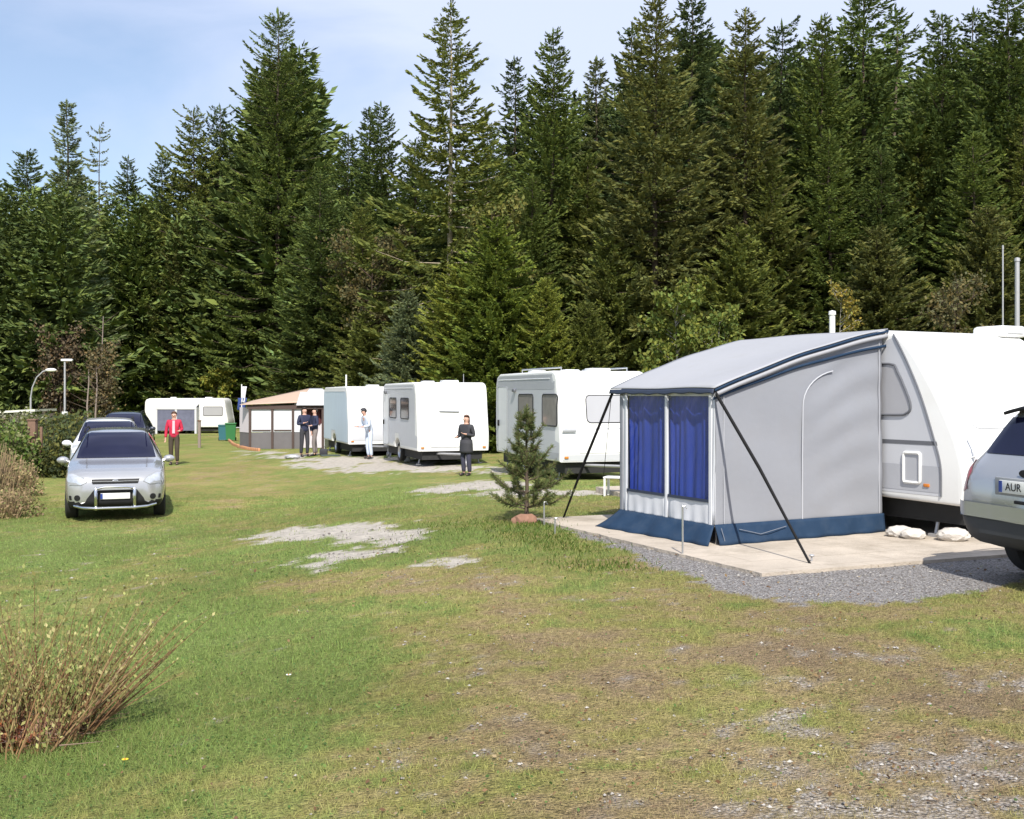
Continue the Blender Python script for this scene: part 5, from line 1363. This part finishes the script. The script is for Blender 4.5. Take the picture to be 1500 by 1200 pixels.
# ------------------------------------------------------------------ people
def skin_mesh(name, verts, edges, radii, material, parent, root=0, sub=1):
    me = bpy.data.meshes.new(name); me.from_pydata([tuple(v) for v in verts], edges, []); o = bpy.data.objects.new(name, me); C.objects.link(o)
    md = o.modifiers.new('Skin', 'SKIN'); md.use_smooth_shade = True
    for i, s in enumerate(me.skin_vertices[0].data):
        q = radii[i]; s.radius = q if isinstance(q, tuple) else (q, q); s.use_root = (i == root); s.use_loose = False
    ss = o.modifiers.new('Subsurf', 'SUBSURF'); ss.levels = sub; ss.render_levels = sub
    evaluated(o); o.data.materials.clear(); o.data.materials.append(M[material])
    o.data.polygons.foreach_set('use_smooth', [True] * len(o.data.polygons)); o.parent = parent; return o

def person(label, px, py, top, rz, jacket, trousers, hair, arms, lean=0, coat=0, hair_long=False, cap=None, stride=.0, group='people on the camp ground'):
    """arms: for left and right (elbow, wrist) offsets from the shoulder; the figure faces local -Y"""
    x, y = G(px, py); z0 = gz(x, y); H = (py - top) * y / FPX; k = H / 1.72
    t = thing('person', label, 'person', (x, y, z0), rz, group); t.scale = (k, k, k)
    L = lambda z, fy=0: Vector((0, fy - lean * max(0, z - .95), z - .35 * lean * abs(lean) * max(0, z - .95)))
    V = []; E = []; Rr = []
    def add(p, r, par=None):
        V.append(Vector(p)); Rr.append(r)
        if par is not None: E.append((par, len(V) - 1))
        return len(V) - 1
    pel = add(L(.96), (.150, .105)); sp = add(L(1.14), (.135, .095), pel); ch = add(L(1.33), (.165, .110), sp); nb = add(L(1.46), (.075, .065), ch)
    nk = add(L(1.51), (.055, .055), nb); hd_ = add(L(1.585, -.012), (.074, .088), nk); cr = add(L(1.665, -.004), (.068, .080), hd_)
    nose = add(L(1.585, -.012) + Vector((0, -.095, 0)), .014, hd_)
    for s in (1, -1): add(L(1.585, .005) + Vector((s * .078, 0, 0)), (.012, .02), hd_)
    J = dict(arms=[], legs=[])
    for s, (eo, wo) in zip((1, -1), arms):
        sh = add(L(1.40) + Vector((s * .185, 0, 0)), .055, ch)
        e = add(V[sh] + Vector((s * eo[0], eo[1], eo[2])), .042, sh); w = add(V[e] + Vector((s * wo[0], wo[1], wo[2])), .030, e)
        dr = (V[w] - V[e]).normalized(); pm = add(V[w] + dr * .07, (.034, .018), w)
        sd = dr.cross(Vector((0, 0, 1)))
        sd = sd.normalized() if sd.length > .1 else Vector((0, 1, 0)); nn = sd.cross(dr)
        for f in range(4):
            b = add(V[pm] + sd * (.024 - .016 * f) + dr * .025, .009, pm); m_ = add(V[b] + dr * (.035 - .004 * abs(f - 1.3)) + nn * .008, .008, b); add(V[m_] + dr * .022 + nn * .016, .007, m_)
        th = add(V[w] + dr * .03 + sd * .036, .010, w); add(V[th] + dr * .035 + sd * .012 + nn * .01, .008, th)
        J['arms'].append((sh, e, w))
    for s in (1, -1):
        hp = add(Vector((s * .088, 0, .90)), (.088, .09), pel); kn = add(Vector((s * .098, -.02 - s * stride, .49)), .058, hp)
        an = add(Vector((s * .10, .03 - s * stride * 1.2, .085)), .040, kn); he = add(Vector((s * .103, -.05 - s * stride * 1.2, .035)), (.04, .034), an); to = add(Vector((s * .115, -.15 - s * stride * 1.2, .028)), (.038, .026), he)
        J['legs'].append((hp, kn, an, he, to))
    skin_mesh('body', V, E, Rr, 'skin', t)
    def cloth(nm, ids, edges, rad, material, root=0):
        re = {i: j for j, i in enumerate(ids)}
        return skin_mesh(nm, [V[i] for i in ids], [(re[a], re[b]) for a, b in edges], rad, material, t, root)
    (s1, e1, w1), (s2, e2, w2) = J['arms']
    V.append(L(.85)); hem = len(V) - 1; V.append(L(1.06)); wst = len(V) - 1
    tops = [hem, pel, sp, ch, nb, s1, e1, w1, s2, e2, w2]
    cloth('jacket', tops, [(hem, pel), (pel, sp), (sp, ch), (ch, nb), (ch, s1), (s1, e1), (e1, w1), (ch, s2), (s2, e2), (e2, w2)],
          [(.180, .135), (.178, .132), (.168, .126), (.190, .142), (.082, .074), .072, .058, .046, .072, .058, .046], jacket)
    (h1, k1, a1, f1, t1), (h2_, k2, a2, f2, t2) = J['legs']
    cloth('trousers', [wst, pel, h1, k1, a1, h2_, k2, a2], [(wst, pel), (pel, h1), (h1, k1), (k1, a1), (pel, h2_), (h2_, k2), (k2, a2)], [(.145, .105), (.158, .116), (.10, .105), .078, .060, (.10, .105), .078, .060], trousers)
    if coat:
        mb = MB(); n = 20
        for i, (z, a, b) in enumerate(((1.02, .182, .132), (.90, .195, .15), (.72, .20, .16), (1.0 - coat, .205, .17))):
            mb.v += [tuple(L(z) + Vector((a * math.cos(2 * PI * j / n), b * math.sin(2 * PI * j / n), 0))) for j in range(n)]
        for i in range(3):
            for j in range(n): mb.f.append((i * n + j, i * n + (j + 1) % n, (i + 1) * n + (j + 1) % n, (i + 1) * n + j)); mb.m.append(0)
        obj('coat_skirt', mb, M[jacket], t, thick=.012)
    for (_, _, a, f, to) in J['legs']:
        cloth('shoe', [a, f, to], [(a, f), (f, to)], [.050, (.052, .044), (.048, .034)], 'shoe')
    hb = MB(); hc = L(1.635, .012)
    bm = bmesh.new(); bmesh.ops.create_uvsphere(bm, u_segments=16, v_segments=12, radius=1)
    for v in bm.verts: v.co = Vector((v.co.x * .088, v.co.y * .104, v.co.z * .096))
    bmesh.ops.delete(bm, geom=[v for v in bm.verts if v.co.y < -.03 and v.co.z < .030], context='VERTS')
    hb.bm(bm, Matrix.Translation(hc))
    if hair_long: hb.ball(tuple(L(1.55, .055)), (.085, .055, .13)).ball(tuple(L(1.46, .075)), (.07, .045, .09))
    obj('hair', hb, M[hair], t, thick=.008)
    for s in (1, -1): obj('eye', MB().ball(tuple(L(1.605, -.094) + Vector((s * .030, 0, 0))), (.011, .006, .007)), M['black'], t)
    if cap:
        cb = MB(); bm = bmesh.new(); bmesh.ops.create_uvsphere(bm, u_segments=16, v_segments=10, radius=1)
        bmesh.ops.delete(bm, geom=[v for v in bm.verts if v.co.z < -.05], context='VERTS')
        for v in bm.verts: v.co = Vector((v.co.x * .098, v.co.y * .113, v.co.z * .09))
        cb.bm(bm, Matrix.Translation(L(1.645, .005))); cb.prism([tuple(L(1.645, -.08) + Vector((q, w, 0))) for q, w in ((-.07, 0), (-.06, -.07), (0, -.09), (.06, -.07), (.07, 0))], (0, 0, .012))
        obj('cap', cb, M[cap], t)
    return t, L
down = ((.06, .02, -.28), (.02, -.03, -.25))
fold = ((.07, .02, -.27), (-.16, -.17, .05))
hold = ((.06, .02, -.27), (-.05, -.20, -.03))
phone = ((.06, -.05, -.26), (-.05, -.14, .18))
person('person in dark jacket and dark trousers with brown hair, alone before the white caravan', 683, 697, 608, R(-32), 'dark_cloth', 'denim', 'hair_brown', (fold, hold), coat=.35, hair_long=True)
t, L = person('person in red jacket and dark trousers standing on the grass lane', 255, 681, 603, R(8), 'red_cloth', 'brown_cloth', 'hair_brown', (hold, down), stride=.02)
obj('scarf', MB().prism([(-.035, -.135, 1.02), (.05, -.135, 1.02), (.045, -.125, 1.43), (-.03, -.125, 1.43)], (0, -.015, 0)), M['pink_cloth'], t)
t, L = person('person in navy jacket and black trousers, left of the pair by the awning', 446, 669, 597, R(38), 'navy_cloth', 'dark_cloth', 'hair_dark', (down, fold), stride=.03)
t, L = person('person in navy jacket and grey brown trousers, right of the pair by the awning', 461, 668, 598, R(-60), 'navy_cloth', 'grey_cloth', 'hair_dark', (hold, down), stride=.06)
b = obj('bag', MB().box((0, 0, .14), (.30, .13, .26), bevel=.05).tube([(-.09, 0, .26), (-.06, 0, .34), (.06, 0, .34), (.09, 0, .26)], .012, 6), M['dark_cloth'])
bx, by = G(474, 668); b.location = (bx, by, gz(bx, by) + .40)
b.location = (bx, by, gz(bx, by)); tag(b, 'dark bag on the ground beside the pair of people', 'bag')
person('person in pale blue clothes and a dark cap beside the blue shaded caravan', 541, 672, 597, R(-55), 'pale_cloth', 'pale_cloth', 'hair_dark', (hold, hold), lean=.32, cap='dark_cloth')

# ------------------------------------------------------------------ posts, lamps, masts and small things
def post(name, label, cat, px, py, h, r, m, cap=None, group=None, part='pole'):
    x, y = G(px, py); t = thing(name, label, cat, (x, y, gz(x, y)), 0, group)
    obj(part, MB().tube([(0, 0, -.1), (0, 0, h)], r, 12), M[m], t)
    if cap: obj('cap', MB().lathe([(0, .03), (r * 1.25, .02), (r * 1.25, -.03)], Matrix.Translation((0, 0, h)), 14), M[cap], t)
    return t
post('wooden_post', 'slim weathered wooden post standing in the lane right of the person in red', 'post', 292, 656, 1.2, .07, 'wood_grey', 'wood')
x, y = at(48, 31), 31.0
t = thing('wooden_post', 'stout reddish brown post between the green shrub and the dark hedge at the left', 'post', (x, y, gz(x, y)))
obj('shaft', MB().box((0, 0, .78), (.22, .2, 1.6), bevel=.015).box((.20, .1, .7), (.07, .07, 1.4), bevel=.01), M['wood'], t); obj('cap', MB().box((0, 0, 1.60), (.26, .24, .05), bevel=.01), M['wood'], t)
# tent pegs / slim metal stakes by the awning
for px, py, h, lab in ((1000, 816, .56, 'slim metal stake in front of the blue awning windows'), (797, 770, .32, 'thin pale stake right beside the young pine'), (813, 782, .2, 'short thin stake at the left corner of the paved pad')):
    x, y = G(px, py); o = obj('metal_stake', MB().tube([(0, 0, -.1), (0, 0, h)], .011, 8).tube([(0, 0, h), (.03, 0, h + .005), (.045, 0, h - .03)], .006, 6), M['alu']); o.location = (x, y, gz(x, y)); tag(o, lab, 'stake', 'metal stakes')
x, y = G(1189, 827); o = obj('ground_peg', MB().tube([(0, 0, -.05), (0, 0, .06)], .010, 8).ball((0, 0, .06), (.03, .03, .015)), M['post_grey']); o.location = (x, y, SLAB_Z); tag(o, 'ground peg under the foot of the black awning pole', 'peg')
# stones by the wheels
for px, py, s, lab in ((1318, 790, .13, 'pale block under the near caravan, left of its front support'), (1338, 793, .12, 'rounded stone just right of the pale block under the near caravan'), (1396, 796, .15, 'white stone under the nose of the near caravan')):
    x, y = G(px, py); o = obj('stone', MB().ball((0, 0, s * .5), (s * 1.3, s, s * .62), seg=20, jit=.14, rnd=random.Random(px)), M['stone'], angle=25); o.location = (x, y, SLAB_Z - .01); tag(o, lab, 'stone', 'stones by the near caravan')
# masts behind the near caravan
def mast(name, label, px, top, d, r, m, base=None):
    x = at(px, d); z0 = gz(x, d); h = EYE + (HY - top) * d / FPX - z0
    t = thing(name, label, 'mast', (x, d, z0)); obj('pole', MB().tube([(0, 0, -.2), (0, 0, h)], [r, r * .85], 14), M[m], t)
    obj('cap', MB().lathe([(0, .05), (r, .03), (r * 1.1, -.05)], Matrix.Translation((0, 0, h)), 14), M[m], t)
    return t
mast('vent_pipe', 'short white post sticking up behind the awning roof', 1219, 458, 24, .075, 'post_white')
mast('mast', 'stout grey mast above the near caravan at the right edge', 1490, 380, 27, .065, 'post_grey')
mast('mast', 'very thin grey pole left of the stout grey mast', 1469, 362, 27, .022, 'post_grey')
# box on the near caravan roof at the right edge: roof box with grey handle lines
o = obj('roof_box', MB().box((0, 0, .07), (.5, .5, .16), bevel=.05), M['van_white'], cv1, loc=(-1.2, .98, 2.54))
obj('grille', MB().box((.252, 0, .07), (.012, .3, .05)), M['van_grey'], o)
# street lamps
def lamp(label, px, top, d, arm):
    x = at(px, d); z0 = gz(x, d); H = EYE + (HY - top) * d / FPX - z0
    t = thing('street_lamp', label, 'lamp', (x, d, z0), 0, 'street lamps')
    if arm:
        obj('pole', MB().tube([(0, 0, 0), (0, 0, H - 1.4)], [.055, .045], 10).tube([(0, 0, H - 1.4), (.08, 0, H - .9), (.30, 0, H - .4), (.6, 0, H - .12), (.8, 0, H - .05)], .035, 8), M['post_grey'], t)
        obj('lamp_head', MB().ball((1.0, 0, H - .04), (.28, .13, .09), seg=20), M['lamp_glass'], t)
    else:
        obj('pole', MB().tube([(0, 0, 0), (0, 0, H - .1)], [.055, .045], 10), M['post_grey'], t)
        obj('lamp_head', MB().box((.1, 0, H - .02), (.55, .18, .11), bevel=.04), M['lamp_glass'], t)
        obj('base_sleeve', MB().tube([(0, 0, 0), (0, 0, 1.6)], .14, 10), M['post_white'], t)
lamp('street lamp with a curved arm, left of the two above the hedge', 45, 541, 54, True)
lamp('straight street lamp with a flat head, right of the two above the hedge', 95, 527, 52, False)
# pale roofed shed behind the hedge
x, y = at(20, 49), 49.0
t = thing('shed', 'low shed with a pale roof just showing over the hedge at the far left', 'shed', (x, y, gz(x, y)))
obj('wall', MB().box((0, 0, .75), (3.0, 2.0, 1.5)), M['wood_grey'], t)
obj('roof', MB().prism([(-1.65, -1.15, 1.48), (1.45, -1.15, 1.62), (1.45, -1.15, 1.72), (-1.65, -1.15, 1.56)], (0, 2.3, .0)), M['shed_roof'], t)
obj('door', MB().box((.4, -1.01, .65), (.8, .04, 1.3), bevel=.01), M['wood'], t)
# things near the lane end
def bin_(label, px, py, m, h):
    x, y = G(px, py); t = thing('wheelie_bin', label, 'bin', (x, y, gz(x, y)), R(12), 'wheelie bins'); w = h * .55
    obj('bin_body', MB().prism([(-w * .42, -w * .42, .06), (w * .42, -w * .42, .06), (w * .42, w * .42, .06), (-w * .42, w * .42, .06)], (0, 0, .02)).add(
        [(-w * .42, -w * .42, .08), (w * .42, -w * .42, .08), (w * .42, w * .42, .08), (-w * .42, w * .42, .08), (-w * .5, -w * .5, h * .9), (w * .5, -w * .5, h * .9), (w * .5, w * .5, h * .9), (-w * .5, w * .5, h * .9)],
        [(0, 1, 5, 4), (1, 2, 6, 5), (2, 3, 7, 6), (3, 0, 4, 7), (4, 5, 6, 7)]), M[m], t)
    obj('lid', MB().box((0, 0, h * .93), (w * 1.1, w * 1.15, h * .07), bevel=.03), M[m], t)
    for s in (1, -1): obj('wheel', MB().lathe([(0, .03), (.09, .03), (.1, 0), (.09, -.03), (0, -.03)], Matrix.Translation((s * w * .46, w * .4, .10)) @ Matrix.Rotation(PI / 2, 4, 'Y'), 16), M['black'], t)
bin_('green wheelie bin left of the beige roofed awning', 338, 646, 'green_plastic', 1.05)
bin_('blue green wheelie bin beside the green one at the lane end', 327, 646, 'teal_plastic', .95)
x, y = at(354, 49), 49.0; z0 = gz(x, y); H = EYE + (HY - 563) * y / FPX - z0
t = thing('flag', 'furled blue and white flag on a pole at the left end of the beige awning', 'flag', (x, y, z0))
obj('pole', MB().tube([(0, 0, 0), (0, 0, H)], .025, 8), M['post_white'], t)
obj('cloth', MB().grid(lambda u, v: (-.02 + .24 * u * (1 - .3 * v), .05 * math.sin(u * 9 + v * 4), H - .1 - .75 * v), 10, 10), [M['canvas_white']], t, thick=.01, angle=80)
obj('cloth', MB().grid(lambda u, v: (-.18 + .42 * u * (1 - .2 * v), .05 * math.sin(u * 9 + v * 4 + 1), H - .62 - .55 * v), 10, 10), [M['flag_blue']], t, thick=.01, angle=80)
# orange brick edging in front of the beige awning
mb = MB(); pts = [(335, 646), (341, 652), (350, 656), (362, 659), (380, 661)]
for (p, q) in zip(pts[:-1], pts[1:]):
    a = Vector((*G(*p), 0)); b_ = Vector((*G(*q), 0)); n = max(1, int((b_ - a).length / .26))
    for i in range(n):
        c = a.lerp(b_, (i + .5) / n); mb.box((c.x, c.y, gz(c.x, c.y) + .05), (.22, .1, .14), rz=math.atan2((b_ - a).y, (b_ - a).x), bevel=.015)
o = obj('brick_edging', mb, M['orange_edge']); tag(o, 'curved orange brick edging at the left front of the beige roofed awning', 'edging')
# step and supply posts by the caravans
x, y = G(902, 727); t = thing('step', 'pale folding step in front of the half hidden caravan, left of the awning', 'step', (x, y, gz(x, y)), R(-20))
obj('tread', MB().box((0, 0, .34), (.40, .30, .03), bevel=.01), M['post_white'], t)
for sx in (-.17, .17):
    for sy in (-.13, .13): obj('leg', MB().box((sx, sy, .165), (.035, .035, .32)), M['post_white'], t)
x, y = G(596, 676); t = thing('supply_post', 'white supply post with a dark upper panel beside the dark windowed caravan side', 'post', (x, y, gz(x, y)), R(10))
obj('casing', MB().box((0, 0, .42), (.20, .18, .84), bevel=.02), M['post_white'], t); obj('panel', MB().box((0, -.095, .60), (.14, .02, .34), bevel=.006), M['black'], t)
# rubber mat and low stones on the hardstanding
x, y = G(484, 668); o = obj('mat', MB().box((0, 0, .02), (.7, .5, .04), bevel=.012), mat('dark_green_mat', (.06, .08, .07), .9, .2)); o.location = (x, y, gz(x, y)); o.rotation_euler = (0, 0, R(15)); tag(o, 'dark green mat on the ground before the blue shaded caravan', 'mat')
for px, py, s, lab in ((428, 672, .16, 'low grey stone left of the feet of the pair of people'),):
    x, y = G(px, py); o = obj('stone', MB().ball((0, 0, s * .4), (s * 1.8, s, s * .6), seg=20, jit=.15, rnd=random.Random(px)), M['post_grey'], angle=25); o.location = (x, y, gz(x, y)); tag(o, lab, 'stone')

# ------------------------------------------------------------------ light, sky, camera
EL, AZX = 47.0, .10
sd = Vector((AZX, -1, 0)).normalized() * math.cos(R(EL)) + Vector((0, 0, math.sin(R(EL))))
sun = bpy.data.lights.new('sun', 'SUN'); sun.energy = 4.2; sun.angle = R(.53); sun.color = (1, .95, .87)
so = bpy.data.objects.new('sun', sun); C.objects.link(so); so.rotation_euler = sd.to_track_quat('Z', 'Y').to_euler()
wd = bpy.data.worlds.new('World'); S.world = wd; wd.use_nodes = True
n, l = wd.node_tree.nodes, wd.node_tree.links; bg = n['Background']
sk = n.new('ShaderNodeTexSky'); sk.sky_type = 'NISHITA'; sk.sun_disc = False; sk.sun_elevation = R(EL); sk.sun_rotation = math.atan2(sd.x, sd.y)
sk.air_density = 1.0; sk.dust_density = 1.2; sk.ozone_density = 1.5
tc = n.new('ShaderNodeTexCoord'); mp = n.new('ShaderNodeMapping'); mp.inputs['Scale'].default_value = (1.3, 1.3, 3.2); mp.inputs['Location'].default_value = (.35, .2, .4); mp.inputs['Rotation'].default_value = (0, R(20), 0)
l.new(tc.outputs['Generated'], mp.inputs['Vector'])
nz = n.new('ShaderNodeTexNoise'); nz.inputs['Scale'].default_value = 2.2; nz.inputs['Detail'].default_value = 7; nz.inputs['Roughness'].default_value = .52; nz.inputs['Distortion'].default_value = .4
l.new(mp.outputs['Vector'], nz.inputs['Vector'])
sx = n.new('ShaderNodeSeparateXYZ'); l.new(tc.outputs['Generated'], sx.inputs['Vector'])
ma = n.new('ShaderNodeMath'); ma.operation = 'MULTIPLY_ADD'; l.new(sx.outputs['X'], ma.inputs[0]); ma.inputs[1].default_value = 1.0; l.new(nz.outputs['Fac'], ma.inputs[2])
cr = n.new('ShaderNodeValToRGB'); cr.color_ramp.elements[0].position = .08; cr.color_ramp.elements[1].position = .40; cr.color_ramp.elements[0].color = (.22, .22, .22, 1)
l.new(ma.outputs['Value'], cr.inputs['Fac'])
mx = n.new('ShaderNodeMix'); mx.data_type = 'RGBA'; mx.inputs['B'].default_value = (4.7, 5.2, 6.6, 1)
mm = n.new('ShaderNodeMath'); mm.operation = 'MULTIPLY'; mm.inputs[1].default_value = .88; l.new(cr.outputs['Color'], mm.inputs[0])
l.new(mm.outputs['Value'], mx.inputs['Factor']); l.new(sk.outputs['Color'], mx.inputs['A']); l.new(mx.outputs['Result'], bg.inputs['Color'])
bg.inputs['Strength'].default_value = .115
cd = bpy.data.cameras.new('camera'); co = bpy.data.objects.new('camera', cd); C.objects.link(co); S.camera = co
co.location = (0, 0, EYE); co.rotation_euler = (R(90), 0, 0); cd.sensor_fit = 'HORIZONTAL'; cd.sensor_width = 36; cd.lens = 36 * FPX / 1500
cd.shift_y = -24 / 1500; cd.clip_end = 2000; cd.clip_start = .05
S.view_settings.view_transform = 'Standard'; S.view_settings.look = 'None'; S.view_settings.exposure = .6; S.view_settings.gamma = 1
S.cycles.max_bounces = 6; S.cycles.diffuse_bounces = 3; S.cycles.glossy_bounces = 3; S.cycles.transparent_max_bounces = 8
